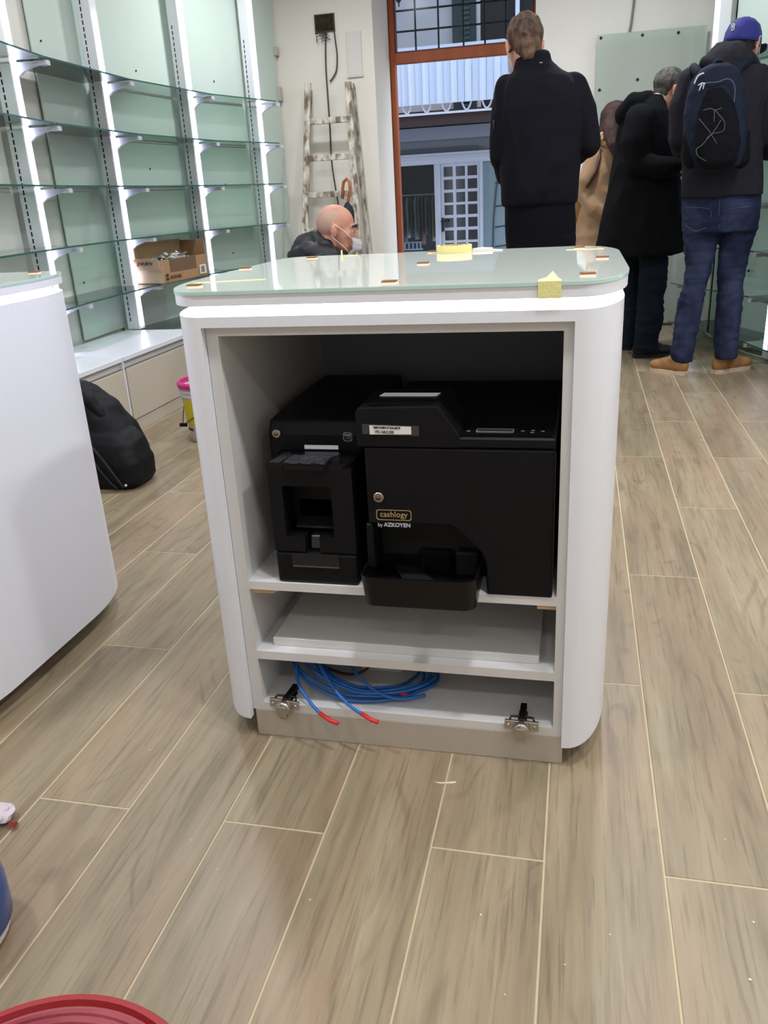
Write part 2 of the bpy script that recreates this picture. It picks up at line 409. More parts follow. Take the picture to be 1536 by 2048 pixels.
m = MB(); m.box(-1.625, -0.375, YF-0.02, YF+0.06, 2.72, CEIL); m.box(-1.625, -0.375, 7.1, YF-0.02, 2.85, CEIL); struct('trim_1', m, PLASTER)
# shop doorway: orange wooden frame with transom, iron grid above
D = bpy.data.objects.new('door_1', None); C.objects.link(D); D.location = (-1.0, YF, 0); D['kind'] = 'structure'
JL = -1.625; JR = -0.375
m = MB(); m.box(JL, JL+0.045, YF-0.03, YF+0.05, 0, 2.72); m.bevel(0.004).build('jamb', ORANGE, D)
m = MB(); m.box(JR-0.045, JR, YF-0.03, YF+0.05, 0, 2.72); m.bevel(0.004).build('jamb', ORANGE, D)
m = MB(); m.box(JL+0.045, JR-0.045, YF-0.035, YF+0.045, 2.13, 2.21); m.bevel(0.004).build('transom_rail', ORANGE, D)
m = MB(); m.box(JL+0.045, JR-0.045, YF-0.03, YF+0.05, 2.67, 2.72); m.build('head_rail', ORANGE, D)
m = MB(); m.box(JL+0.045, JL+0.058, YF-0.02, YF+0.04, 2.21, 2.67); m.box(JR-0.058, JR-0.045, YF-0.02, YF+0.04, 2.21, 2.67)
m.box(JL+0.058, JR-0.058, YF-0.02, YF+0.04, 2.21, 2.222); m.build('transom_bead', ORANGED, D)
m = MB(); m.box(JL+0.05, JR-0.05, YF+0.0, YF+0.006, 2.21, 2.67); m.build('transom_pane', GLASSG, D)
m = MB(); m.box(JL+0.045, JR-0.045, YF-0.03, YF+0.05, 0, 0.03); m.build('threshold', ALU, D)
m = MB(); m.box(JL-0.03, JL+0.0, YF-0.04, YF+0.0, 0, 2.72); m.build('wall_seal', mat('old_paint_edge', (170, 150, 140), rough=0.9, var=0.3, vscale=20), D)
GR = thing('window_grille', 'black iron bar grille behind the transom pane above the orange door rail', 'window bars', (-1.0, YF+0.13, 2.22))
for px in (831, 877, 927, 970, 1012):
    q = at(px, 60, YF+0.14); m = MB(); m.box(q.x-0.007, q.x+0.007, YF+0.13, YF+0.144, 2.215, 2.72); m.build('bar', IRON, GR)
for py in (22, 64):
    q = at(800, py, YF+0.15); m = MB(); m.box(JL-0.0, JR+0.0, YF+0.145, YF+0.157, q.z-0.007, q.z+0.007); m.build('cross_bar', IRON, GR)
# base strips
m = MB(); m.box(-2.42, -1.63, 7.085, 7.1, 0, 0.08); struct('baseboard_back', m, POSTM)

m = MB(); m.box(-9, RX0, 7.72, 7.84, -0.4, 3.1); m.box(2.4, 7, 7.72, 7.84, -0.4, 3.1); m.box(-9, 7, 7.9, 8.1, 3.1, 8.5); struct('wall_outside', m, mat('outside_render', (150, 142, 130), rough=0.95))
# ceiling downlights
for i, (x, y) in enumerate(LAMPS):
    rowt = ['behind the camera', 'over the near floor', 'over the middle of the shop', 'near the doorway'][i % 4]
    colt = ['left', 'middle', 'right'][i//4]
    t = thing('ceiling_downlight', f'round recessed ceiling downlight, {colt} row, {rowt}', 'ceiling light', (x, y, CEIL-0.02), 'ceiling downlights')
    m = MB(); m.lathe([(0.085, 0.0), (0.105, 0.0), (0.11, 0.018), (0.085, 0.018), (0.085, 0.0)], (x, y, CEIL-0.02)); m.build('ring', POSTM, t, smooth=True)
    m = MB(); m.cyl((x, y, CEIL-0.012), 0.085, 0.008); m.build('diffuser', LAMPM, t)
    ld = bpy.data.lights.new('downlight', 'AREA'); ld.shape = 'DISK'; ld.size = 0.22; ld.energy = LAMP_W*(0.35 if y < 0 else 1.0)*(1.3 if x > 1 else 1.0)*(1.25 if y > 5 else 1.0); ld.color = lamp_col; ld.spread = math.radians(165)
    lo = bpy.data.objects.new('downlight_lamp', ld); C.objects.link(lo); lo.location = (x, y, CEIL-0.03)
    adopt(lo, t)

# ================================================================== LEFT SHELVING
tiers = [1.767, 1.489, 1.212, 0.935, 0.657, 0.38]
tn = ['top', 'second', 'third', 'fourth', 'fifth', 'lowest']
def frame2(pts, i):
    a = Vector(pts[max(i-1, 0)]); b = Vector(pts[min(i+1, len(pts)-1)]); d = (b-a).normalized(); return d, Vector((-d.y, d.x))
def upright(name, pts, i, side, z0, z1, led0, led1, label, lev, out=0.15, led_side=1):
    d, n = frame2(pts, i); n = n*side       # n points to the wall
    x, y = pts[i]; M = Matrix(((n.x, d.x, 0, x), (n.y, d.y, 0, y), (0, 0, 1, 0), (0, 0, 0, 1)))
    t = thing(name, label, 'shelf upright', (x, y, z0))
    m = MB(); m.box(0.004, 0.085, -0.036, 0.034, z0, z1, M); m.bevel(0.003, 1).build('post', POSTM, t)
    m = MB(); m.box(-0.004, 0.0035, -0.014, 0.010, led0, led1, M); m.build('led_strip', LED, t)
    m = MB()
    z = z0+0.05
    while z < z1-0.45:
        m.box(0.055, 0.062, -0.0370, -0.0358, z, z+0.022, M); z += 0.032
    m.build('slots', BLACKD, t, kind='stuff')
    for zt in lev:
        if zt < z0: continue
        m = MB()
        arm = [(0.004, zt-0.006), (-out+0.02, zt-0.006), (-out+0.02, zt-0.020), (-out*0.5, zt-0.030), (-0.03, zt-0.046), (0.004, zt-0.068)]
        Mx = M @ Matrix(((1, 0, 0, 0), (0, 0, 1, 0), (0, 1, 0, 0), (0, 0, 0, 1)))
        m.prism(arm, 0.014, 0.034, Mx)
        m.box(-out-0.006, -out+0.035, 0.004, 0.040, zt-0.026, zt-0.006, M)
        bmesh.ops.recalc_face_normals(m.bm, faces=list(m.bm.faces))
        m.build('bracket', BRKT, t)
    return t
ordn = ['first', 'second', 'third', 'fourth', 'fifth']
for i in range(5):
    upright('shelf_upright', U, i, 1, 0.40 if i < 3 else 0.0, 2.62, 0.42 if i < 3 else 0.02, [2.6, 2.6, 2.105, 2.09, 2.06][i],
            'white shelf upright of the left wall outside the frame' if i == 0 else f'white shelf upright with glowing light strip on left wall, {ordn[i-1]} from the left',
            tiers if i > 2 else tiers[:5], 0.15)
def shelfglass(name, Ja, Jb, Pa, Pb, ua, ub, z, label, grp):
    t = 0.008; d = (Jb-Ja).normalized(); g = d*0.003
    # plan outline with notches round the two posts
    A, B = Vector(ua), Vector(ub)
    nA = (Pa-Ja).normalized(); nB = (Pb-Jb).normalized()
    pts = [Ja+g, A+g-nA*0.012, A+d*0.045-nA*0.012, A+d*0.045+nA*0.10, Pa+d*0.045-nA*0.006, Pb-d*0.045-nB*0.006, B-d*0.045+nB*0.10, B-d*0.045-nB*0.012, B-g-nB*0.012, Jb-g]
    r = thing(name, label, 'glass shelf', ((Ja.x+Jb.x)/2, (Ja.y+Jb.y)/2, z), grp)
    m = MB(); n = len(pts)
    a = [m.bm.verts.new((*p, z)) for p in pts]; b = [m.bm.verts.new((*p, z+t)) for p in pts]
    m.bm.faces.new(a); m.bm.faces.new(b[::-1])
    bmesh.ops.recalc_face_normals(m.bm, faces=list(m.bm.faces)); m.build('pane', GLASSS, r)
    m = MB(); a = [m.bm.verts.new((*p, z)) for p in pts]; b = [m.bm.verts.new((*p, z+t)) for p in pts]
    for i in range(n): m.bm.faces.new((a[i], a[(i+1) % n], b[(i+1) % n], b[i]))
    bmesh.ops.recalc_face_normals(m.bm, faces=list(m.bm.faces)); m.build('polished_edge', GLASSEDGE, r)
    return r
JLn = offs(U, -0.155, 1); bay = ['first bay', 'second bay', 'third bay', 'fourth bay by the corner']
for k in range(4):
    for ti, z in enumerate(tiers):
        if ti == 5 and k < 2: continue
        lb = f'green-edged glass shelf on left wall, {tn[ti]} tier, {bay[k]} between light strips'
        if k == 2 and ti == 4: lb = 'green-edged glass shelf on left wall holding the cardboard box'
        shelfglass('glass_shelf', JLn[k], JLn[k+1], PL[k], PL[k+1], U[k], U[k+1], z, lb, 'glass shelves on the left wall')
# back panels
def panel(name, a, b, z0, z1, m_, label, inset=0.02, th=0.008, out=1, cat='wall panel', parent=None):
    a = Vector(a); b = Vector(b); d = (b-a).normalized(); n = Vector((-d.y, d.x))*out
    a = a+d*inset; b = b-d*inset; m = MB(); m.prism([a, b, b+n*th, a+n*th], z0, z1)
    return m
WHITEP = mat('white_wall_panel', (236, 234, 230), rough=0.5, var=0.06, vscale=3)
for k, (a, b) in enumerate(zip(PL[:-1], PL[1:])):
    if k == 0:
        tag(panel('', a, b, 0.40, 2.85, WHITEP, '').build('back_panel', WHITEP), 'bare white wall panel behind the shelves at the far left', 'wall panel')
    else:
        d = (b-a).normalized()
        o = thing('glass_back_panel', ["", 'sage green glass back panel of the left wall with a pale strip beside it', 'sage green glass back panel behind the cardboard box', 'sage green glass back panel in the left wall bay next to the corner'][k], 'glass panel', (a.x, a.y, 0.4 if k == 1 else 0.0))
        st = a+d*(0.40 if k == 1 else 0.0)
        panel('', st, b, 0.41 if k == 1 else 0.02, 2.80, GLASSP, '', 0.0).build('pane', GLASSP, o)
        for zz in (0.75, 1.33, 1.95):
            q = a+d*((b-a).length*0.55); n = Vector((d.y, -d.x)); m = MB()
            M = Matrix.Translation((q.x+n.x*0.002, q.y+n.y*0.002, zz+random.uniform(-.1, .1))) @ Matrix.Rotation(math.atan2(n.y, n.x), 4, 'Z') @ Matrix.Rotation(PI/2, 4, 'Y')
            res = bmesh.ops.create_cone(m.bm, cap_ends=True, segments=12, radius1=0.005, radius2=0.005, depth=0.006, matrix=M)
            m.build('clip', DARKMETAL, o)
# corner panel between last upright and back wall with clamps
cp = thing('glass_corner_panel', 'sage green glass panel beside the ladder, edge held by metal clamps', 'glass panel', (-2.43, 6.7, 0.05))
panel('', (-2.452, 6.36), (-2.425, 7.08), 0.02, 2.80, GLASSP, '', 0.0).build('pane', GLASSP, cp)
for px, py, s in ((562, 186, 0.05), (553, 100, 0.03)):
    q = at(px, py, 7.0); m = MB(); m.box(-2.44, -2.40, 7.03, 7.09, q.z-s, q.z+s); m.box(-2.40, -2.395, 7.04, 7.08, q.z-s*0.6, q.z+s*0.6); m.bevel(0.003, 1).build('clamp', STEEL, cp)
m = MB(); m.tube([at(508, 452, 6.8)+Vector((0.0, 0, 0.0)), at(508, 452, 6.8)+Vector((0.01, 0, 0.0))], 0.001)
m.bm.free()

# base cabinets
DOORM = mat('beige_door', (196, 188, 174), rough=0.45)
def cabinet(y0, y1, label, xb=-2.72):
    xf = -2.24
    t = thing('base_cabinet', label, 'cabinet', ((xf+xb)/2, (y0+y1)/2, 0))
    m = MB(); m.box(xb, xf-0.022, y0, y1, 0.06, 0.375); m.build('body', WHITE2, t)
    m = MB(); m.box(xb, xf, y0, y1, 0.375, 0.40); m.bevel(0.002, 1).build('top', WHITE, t)
    m = MB(); m.box(xf-0.022, xf-0.002, y0+0.012, y1-0.012, 0.065, 0.335); m.bevel(0.002, 1)
    m.build('door', DOORM, t)
    m = MB(); m.yz([(y0+0.01, 0.338), (y0+0.01, 0.372), (y1-0.01, 0.372), (y1-0.01, 0.338)], xf-0.03, xf-0.024)
    m.box(xf-0.03, xf-0.004, y0+0.01, y1-0.01, 0.333, 0.339); m.box(xf-0.03, xf-0.008, y0+0.01, y1-0.01, 0.370, 0.3745); m.build('handle_channel', ALU, t)
    m = MB(); m.box(xf-0.022, xf, y1-0.011, y1, 0.065, 0.375); m.build('side_edge', WHITE, t)
    m = MB(); m.box(xb, xf-0.006, y0, y1, 0.0, 0.06); m.build('plinth', DOORM, t)
cabinet(2.10, 2.835, 'low beige base cabinet hidden behind the left white counter', -2.58)
cabinet(2.845, 3.745, 'low beige base cabinet behind the black rucksack', -2.59)
cabinet(3.755, 4.64, 'low beige base cabinet beside the yellow and pink bucket')

# cardboard box on the fifth shelf
CARD = mat('cardboard', (168, 132, 98), rough=0.85, var=0.08, vscale=10, bump=0.1, bscale=80)
CARDL = mat('cardboard_pale', (196, 168, 142), rough=0.8)
CARDD = mat('cardboard_tape', (112, 86, 64), rough=0.5)
zb = 0.666
A = fl(277, 568, zb); B_ = fl(328, 568, zb); Cc = fl(416, 550, zb)
A = Vector((A.x, A.y)); B_ = Vector((B_.x, B_.y)); Cc = Vector((Cc.x, Cc.y)); E_ = A+(Cc-B_)
bx = thing('cardboard_box', 'open cardboard box stuffed with clear plastic wrap on a glass shelf', 'box', ((B_.x+A.x)/2, B_.y, zb))
def wallpoly(p, q, z0, z1, th=0.004):
    m = MB(); d = (q-p).normalized(); n = Vector((-d.y, d.x))*th; m.prism([p, q, q+n, p+n], z0, z1); return m
hB = 0.135
for (p, q, mm) in ((A, B_, CARDL), (B_, Cc, CARD), (Cc, E_, CARD), (E_, A, CARD)): wallpoly(p, q, zb, zb+hB).build('side', mm, bx)
m = MB(); m.prism([A, B_, Cc, E_], zb, zb+0.004); m.build('bottom', CARD, bx)
dBC = (Cc-B_).normalized(); dAB = (B_-A).normalized()
# raised back flaps, left flap folded out
m = wallpoly(Cc, E_, zb+hB, zb+hB+0.09); m.build('flap', CARD, bx)
m = wallpoly(E_, A, zb+hB, zb+hB+0.10); m.build('flap', CARD, bx)
def quad(pts, name, mm, parent, th=0.003):
    m = MB(); vs = [m.bm.verts.new(p) for p in pts]; fce = m.bm.faces.new(vs); n = fce.normal if fce.normal.length else None
    m.bm.normal_update(); r = bmesh.ops.extrude_face_region(m.bm, geom=[fce]); vv = [x for x in r['geom'] if isinstance(x, bmesh.types.BMVert)]
    bmesh.ops.translate(m.bm, verts=vv, vec=-fce.normal*th); bmesh.ops.recalc_face_normals(m.bm, faces=list(m.bm.faces)); return m.build(name, mm, parent)
def v3(p, z): return Vector((p.x, p.y, z))
o2 = -dBC*0.035
quad([v3(A+o2*0.3, zb+hB-0.055), v3(B_+o2*0.3, zb+hB-0.055), v3(B_+o2*0.9, zb+hB+0.015), v3(A+o2*0.9, zb+hB+0.01)], 'flap', CARDL, bx)
m = wallpoly(B_+dBC*0.09+Vector((0.0012, -0.0012)), B_+dBC*0.40+Vector((0.0012, -0.0012)), zb+0.06, zb+hB, 0.001); m.build('packing_tape', CARDD, bx)
ang = math.atan2(dBC.y, dBC.x)
pos = B_+dBC*0.12; Mt = Matrix.Translation((pos.x+0.003, pos.y-0.001, zb+0.03)) @ Matrix.Rotation(ang, 4, 'Z') @ Matrix.Rotation(PI/2, 4, 'X')
text('ACHTUNG', 'lettering', mat('box_ink', (62, 40, 30), rough=0.9), 0.026, Mt @ Matrix.Translation((0.02, 0, 0.0008)), bx, bold=0.0006)
MI = Mt @ Matrix.Translation((-0.075, 0.004, 0.0008)); m = MB(); m.box(-0.014, 0.014, 0.003, 0.02, 0, 0.0006, MI); m.box(-0.014, 0.014, -0.018, -0.003, 0, 0.0006, MI); m.build('printed_mark', MATS['box_ink'], bx)
pos = B_+dBC*0.47; ML = Matrix.Translation((pos.x+0.003, pos.y-0.001, zb+0.045)) @ Matrix.Rotation(ang, 4, 'Z') @ Matrix.Rotation(PI/2, 4, 'X')
m = MB(); m.box(-0.04, 0.04, -0.028, 0.028, 0, 0.001, ML); m.build('paper_label', mat('paper', (226, 224, 220), rough=0.8), bx)
m = MB()
for k in range(9): m.box(-0.025+k*0.005, -0.025+k*0.005+random.choice((0.0015, 0.003)), -0.02, 0.02, 0.001, 0.0016, ML)
m.build('bar_lines', MATS['box_ink'], bx)
angA = math.atan2(dAB.y, dAB.x); pos = A+dAB*0.10+o2*0.65; MR = Matrix.Translation((pos.x, pos.y-0.006, zb+hB-0.018)) @ Matrix.Rotation(angA, 4, 'Z') @ Matrix.Rotation(PI/2*0.8, 4, 'X')
text('WÜRTH', 'lettering', MATS['box_ink'], 0.026, MR @ Matrix.Translation((0.01, 0, 0.003)), bx, bold=0.0006)
m = MB(); m.box(-0.062, -0.042, 0.001, 0.012, 0.002, 0.0036, MR); m.box(-0.062, -0.042, -0.012, -0.001, 0.002, 0.0036, MR); m.build('red_mark', mat('red_ink', (206, 60, 52), rough=0.7), bx)
# plastic wrap
m = MB(); bmesh.ops.create_icosphere(m.bm, subdivisions=4, radius=1)
cen = (A+B_+Cc+E_)/4
for v in m.bm.verts:
    c = v.co.copy(); n_ = noise.noise(c*2.6)*0.35+noise.noise(c*7)*0.16
    c = c*(1+n_); q = cen+dBC*(c.x*0.20)+dAB*(c.y*0.085); v.co = Vector((q.x, q.y, zb+hB-0.025+max(c.z, -0.4)*0.055))
tag(m.build('plastic_wrap', glass_mat('clear_plastic', (228, 222, 210), through=0.72, rough=0.12, body=(196, 184, 166))), 'crumpled clear plastic wrap bulging out of the cardboard box', 'plastic wrap')

# ================================================================== RIGHT SHELVING
rt = [0.125, 0.40, 0.665, 0.935, 1.212, 1.489, 1.767]
Rn = [Vector(p) for p in Rr]
for i in range(5):
    upright('shelf_upright', Rr, i, 1, 0.02, 2.7, 0.10, 2.6, ['white shelf upright with light strip behind the man in the blue cap', 'white shelf upright with light strip at the right edge by the floor', 'white shelf upright of the right unit, first one outside the frame', 'added unseen white shelf upright lighting the left counter, second one outside the frame', 'added unseen white shelf upright lighting the left counter, third one outside the frame'][i], rt, 0.14)
JR_ = offs(Rr, -0.15, 1)
JR_[0] = Vector((0.645, 6.36)); JR_[1] = Vector((1.018, 5.48))
for k in range(2):
    for ti, z in enumerate(rt):
        shelfglass('glass_shelf', JR_[k], JR_[k+1], PRr[k], PRr[k+1], Rr[k], Rr[k+1], z,
                   f'glass shelf of the right unit, {["lowest","second lowest","third from the floor","fourth from the floor","fifth from the floor","sixth from the floor","top"][ti]}, {["behind the man in jeans","nearest the right edge"][k]}', 'glass shelves of the right unit')
for k in range(2):
    o = thing('glass_back_panel', ['grey green glass back panel behind the legs in blue jeans', 'grey green glass back panel at the right edge behind the blue cap'][k], 'glass panel', (PRr[k].x, PRr[k].y, 0))
    panel('', PRr[k], PRr[k+1], 0.03, 2.85, GLASSP, '', 0.02, out=1).build('pane', GLASSP, o)
    for zz in (0.5, 1.6):
        q = (PRr[k]+PRr[k+1])/2; m = MB(); m.box(q.x-0.02, q.x-0.006, q.y-0.01, q.y+0.004, zz, zz+0.014); m.build('clip', DARKMETAL, o)
# corner strip panel between the back wall and first right upright
o = thing('glass_corner_panel', 'narrow grey green glass panel in the right corner above the floor', 'glass panel', (0.84, 6.8, 0))
panel('', (0.905, 7.06), (PRr[0].x-0.005, PRr[0].y), 0.03, 2.85, GLASSP, '', 0.005).build('pane', GLASSP, o)
m = MB(); m.tube([fl(1478, 700, 0.004), fl(1500, 708, 0.004), fl(1520, 713, 0.004), fl(1545, 722, 0.004), fl(1590, 730, 0.004)], 0.004, 6)
tag(m.build('floor_cable', POSTM, smooth=True), 'thin white cable lying on the floor under the right shelves', 'cable')

# big frosted panel on the back wall, right of doorway
gp = thing('frosted_glass_panel', 'large pale green glass panel with diamond clips on the wall right of the doorway', 'glass panel', (0.46, 7.04, 0))
m = MB(); m.box(0.075, 0.84, 7.035, 7.043, 0.02, 2.11); m.build('pane', MILK, gp)
for px, py in ((1202, 76), (1285, 70), (1357, 65), (1275, 159), (1199, 180)):
    q = at(px, py, 7.03); m = MB()
    m.box(-0.009, 0.009, -0.006, 0.0, -0.009, 0.009, Matrix.Translation((q.x, 7.034, q.z)) @ Matrix.Rotation(PI/4, 4, 'Y')); m.bevel(0.002, 1).build('clip', DARKMETAL, gp)
m = MB(); pts = [(1270, -12), (1266, 20), (1262, 50), (1254, 85), (1246, 115), (1240, 145), (1236, 175), (1237, 215), (1239, 260)]
m.tube([at(x, y, 7.085) for x, y in pts], 0.009, 8)
tag(m.build('wall_cable', mat('grey_cable', (128, 124, 118), rough=0.6), smooth=True), 'grey cable hanging down the back wall behind the frosted panel', 'cable')

# ================================================================== LEFT END OF BACK WALL
# junction box hole and cables
hb = thing('wall_junction_hole', 'open rusty junction box hole high on the wall above the ladder', 'junction box', tuple(at(649, 60, 7.09)))
P0 = at(630, 32, 7.09); P1 = at(668, 61, 7.09)
m = MB(); x0, x1, z1_, z0_ = P0.x, P1.x, P0.z, at(649, 62, 7.09).z
m.box(x0, x1, 7.094, 7.099, z0_, z1_); m.build('back', mat('rusty_hole', (58, 48, 30), rough=1.0, var=0.7, vscale=60), hb)
m = MB()
for (a, b, c, d_) in ((x0-0.008, x0, z0_-0.008, z1_+0.008), (x1, x1+0.008, z0_-0.008, z1_+0.008)): m.box(a, b, 7.086, 7.099, c, d_)
m.box(x0, x1, 7.086, 7.099, z1_, z1_+0.008); m.box(x0, x1, 7.086, 7.099, z0_-0.008, z0_); m.build('rim', mat('broken_plaster', (92, 84, 68), rough=1, var=0.4, vscale=80, bump=0.5, bscale=60), hb)
CAB = mat('dark_grey_cable', (72, 70, 68), rough=0.6)
def wcable(pts, r, label, Y=7.082):
    m = MB(); P = [at(x, y, Y) for x, y in pts]
    # smooth it
    Q = []
    for i in range(len(P)-1):
        for k in range(4):
            t = k/4; a = P[max(i-1, 0)]; b = P[i]; c = P[i+1]; d = P[min(i+2, len(P)-1)]
            Q.append(0.5*((2*b)+(c-a)*t+(2*a-5*b+4*c-d)*t*t+(3*b-a-3*c+d)*t**3))
    Q.append(P[-1]); m.tube(Q, r, 6); tag(m.build('wall_cable', CAB, smooth=True), label, 'cable')
wcable([(652, 62), (651, 90), (652, 140), (656, 200), (660, 260), (663, 320), (670, 370), (677, 410), (684, 450)], 0.0065, 'long dark cable running down the wall behind the ladder')
wcable([(668, 60), (671, 85), (674, 110), (673, 140), (666, 155), (660, 163)], 0.006, 'short loose dark cable curving down from the junction hole')
m = MB()
for k in range(9):
    P = []
    x, y = 642+random.uniform(-4, 12), 62
    for j in range(7):
        P.append(at(x, y, 7.075+random.uniform(-0.015, 0.01))); x += random.uniform(-7, 7); y += random.uniform(1, 6)
        x = min(max(x, 633), 662)
    m.tube(P, 0.002, 5)
P = [at(630, 68, 7.07), at(640, 66, 7.07), at(652, 67, 7.07)]; m.tube(P, 0.004, 6)
tag(m.build('loose_wires', CAB, smooth=True), 'tangle of thin dark wires hanging under the junction hole', 'wires'); bpy.context.collection.objects[-1]['kind'] = 'stuff'
pw = thing('wall_cover_plate', 'blank white cover plate on the wall to the right of the cables', 'cover plate', tuple(at(706, 110, 7.09)))
a = at(691, 64, 7.09); b = at(721, 64, 7.09); c = at(706, 151, 7.09)
m = MB(); m.box(a.x, b.x, 7.088, 7.099, c.z, a.z); m.bevel(0.003, 1).build('plate', mat('white_plastic', (214, 211, 206), rough=0.6), pw)
m = MB(); m.box(a.x-0.006, b.x+0.006, 7.082, 7.099, c.z-0.012, c.z); m.build('lip', MATS['white_plastic'], pw)
# pale plaster patches
m = MB()
m.xz([(at(587, 155, 7.1).x, at(587, 155, 7.1).z), (at(608, 178, 7.1).x, at(608, 178, 7.1).z), (at(606, 240, 7.1).x, at(606, 240, 7.1).z), (at(592, 205, 7.1).x, at(592, 205, 7.1).z)], 7.0975, 7.1)
m.build('plaster_patch', mat('fresh_plaster', (232, 226, 214), rough=0.95), bpy.data.objects['wall_back_left'])

# ladder
LADM = mat('paint_splashed_wood', (214, 208, 194), rough=0.85, col2=(112, 98, 80), vscale=26, vstretch=(1, 1, 0.35), bump=0.3, bscale=60)
ld = thing('wooden_ladder', 'old paint-splattered wooden ladder leaning against the wall beside the doorway', 'ladder', (-2.0, 6.6, 0))
def rail(pt, pb, Yt, Yb, w, d, name='rail'):
    T = at(*pt, Yt); Bm = at(*pb, Yb); dirv = Bm-T; k = (0.0-T.z)/dirv.z; Bt = T+dirv*k
    m = MB(); pts = []
    for q, ww in ((T, w), (Bt, w*1.05)):
        pts.append([(q.x-ww/2, q.y-d/2, q.z), (q.x+ww/2, q.y-d/2, q.z), (q.x+ww/2, q.y+d/2, q.z), (q.x-ww/2, q.y+d/2, q.z)])
    a = [m.bm.verts.new(p) for p in pts[0]]; b = [m.bm.verts.new(p) for p in pts[1]]
    m.bm.faces.new(a); m.bm.faces.new(b[::-1])
    for i in range(4): m.bm.faces.new((a[i], b[i], b[(i+1) % 4], a[(i+1) % 4]))
    bmesh.ops.recalc_face_normals(m.bm, faces=list(m.bm.faces)); m.bevel(0.005, 1); m.build(name, LADM, ld); return T, Bt
T1, B1 = rail((616, 166), (610, 480), 6.98, 6.70, 0.05, 0.03)
T2, B2 = rail((696, 163), (716, 480), 6.98, 6.70, 0.05, 0.03)
rail((704, 166), (738, 505), 7.06, 7.02, 0.035, 0.03, 'rear_rail')
rail((621, 180), (606, 500), 7.06, 7.02, 0.03, 0.025, 'rear_rail')
for yl in (239, 314, 387, 458, 530, 610):
    q = at(657, yl, 6.9); z = q.z
    fa = lambda T, B: T+(B-T)*((z-T.z)/(B.z-T.z))
    a = fa(T1, B1); b = fa(T2, B2)
    if z < 0.1: continue
    m = MB(); m.box(a.x-0.005, b.x+0.005, (a.y+b.y)/2-0.018, (a.y+b.y)/2+0.018, z-0.028, z+0.016); m.bevel(0.003, 1).build('rung', LADM, ld)
# umbrella hooked on the third rung
um = thing('umbrella', 'closed black umbrella with curved wooden handle hooked on a ladder rung', 'umbrella', tuple(at(690, 400, 6.78)))
WOODH = mat('polished_bamboo', (176, 104, 50), rough=0.3, var=0.3, vscale=40)
hk = [(685, 398), (685, 380), (687, 364), (693, 358), (699, 364), (700, 380), (697, 398), (696, 408)]
m = MB(); m.tube([at(x, y, 6.76-(0.02 if i > 3 else 0)) for i, (x, y) in enumerate(hk)], 0.012, 10); m.build('handle', WOODH, um, smooth=True)
m = MB(); q = at(694, 405, 6.74); e2 = q+Vector((0.07, -0.03, -0.62)); ax = (e2-q)
m.tube([q, q+ax*0.05, q+ax*0.12, q+ax*0.35, q+ax*0.7, q+ax*0.95, e2], [0.012, 0.035, 0.05, 0.042, 0.03, 0.014, 0.004], 10)
m.build('canopy', mat('umbrella_cloth', (26, 28, 40), rough=0.7, bump=0.4, bscale=50), um, smooth=True)
# ================================================================== COUNTERS
def counter(x0, x1, y0, y1, label, corners, opening=None):
    t = thing('display_counter', label, 'counter', ((x0+x1)/2, (y0+y1)/2, 0))
    zt = 0.908; zb_ = 0.052; n = 13
    outl = lambda inset=0.0: erect(x0, x1, y0, y1, *corners, 12, inset)
    outer = outl()
    if opening is None:
        m = MB(); m.prism(outer, zb_, zt); o = m.build('body', WHITE, t); autosmooth(o, 0.5)
        m = MB(); m.box(x0+0.10, x1-0.10, y0+0.10, y1-0.10, 0, zb_); m.build('plinth', STEEL, t)
    else:
        ox0, ox1, oz = opening; th = 0.0165
        loop = [(ox1, y0)] + outer[n:] + list(outer[:n]) + [(ox0, y0)]
        inner = [(ox0, y0+th), (ox0-0.020, y0+0.038), (ox0-0.055, y0+0.095), (x0+th, y0+0.25), (x0+th, y1-0.09), (x0+0.09, y1-th), (x1-0.09, y1-th), (x1-th, y1-0.09), (x1-th, y0+0.21), (x1-0.038, y0+0.085), (ox1+0.022, y0+0.036), (ox1, y0+th)]
        m = MB(); m.prism(loop+inner, zb_, oz); o = m.build('shell', WHITE, t); autosmooth(o, 0.5)
        m = MB(); m.prism(outer, oz, zt); o = m.build('top_rail', WHITE, t); autosmooth(o, 0.5)
    # recessed light band, slab, glass
    m = MB(); m.prism(outl(0.028), zt, 0.9275); o = m.build('light_band', LEDC, t); autosmooth(o, 0.5)
    m = MB(); m.prism(outl(-0.004), 0.9275, 0.9468); o = m.build('top_slab', WHITE, t); autosmooth(o, 0.5)
    m = MB(); m.prism(outl(-0.006), 0.9469, 0.9524); o = m.build('glass_edge', GLASSTOPE, t); autosmooth(o, 0.5)
    m = MB(); m.prism(outl(-0.0055), 0.9524, 0.9534); o = m.build('glass_top', GLASSTOP, t); autosmooth(o, 0.5)
    return t
YC = 1.397
CT = counter(-0.760, 0.082, 1.380, 2.185, 'white counter with rounded corners, glowing band and open cupboard holding black machines', ((0.095, 0.24), (0.078, 0.20), (0.10, 0.20), (0.07, 0.06)), (-0.661, -0.003, 0.889))
zz = dict(b0=0.0665, b1=0.0852, s0=0.1939, s1=0.2133, u0=0.3585, u1=0.3765, t0=0.8715)
YB = 2.015
m = MB(); m.box(-0.656, -0.0005, YC, YB+0.10, 0, 0.0660); m.bevel(0.001, 1).build('plinth', STEEL, CT)
m = MB(); m.box(-0.6605, -0.6365, YC, YB, 0.0665, 0.889); m.build('side_panel', WHITE2, CT)
m = MB(); m.box(-0.0204, -0.0004, YC, YB, 0.0665, 0.889); m.build('side_panel', WHITE2, CT)
m = MB(); m.box(-0.6365, -0.0204, YC, YB, zz['b0'], zz['b1']); m.build('bottom_panel', WHITE2, CT)
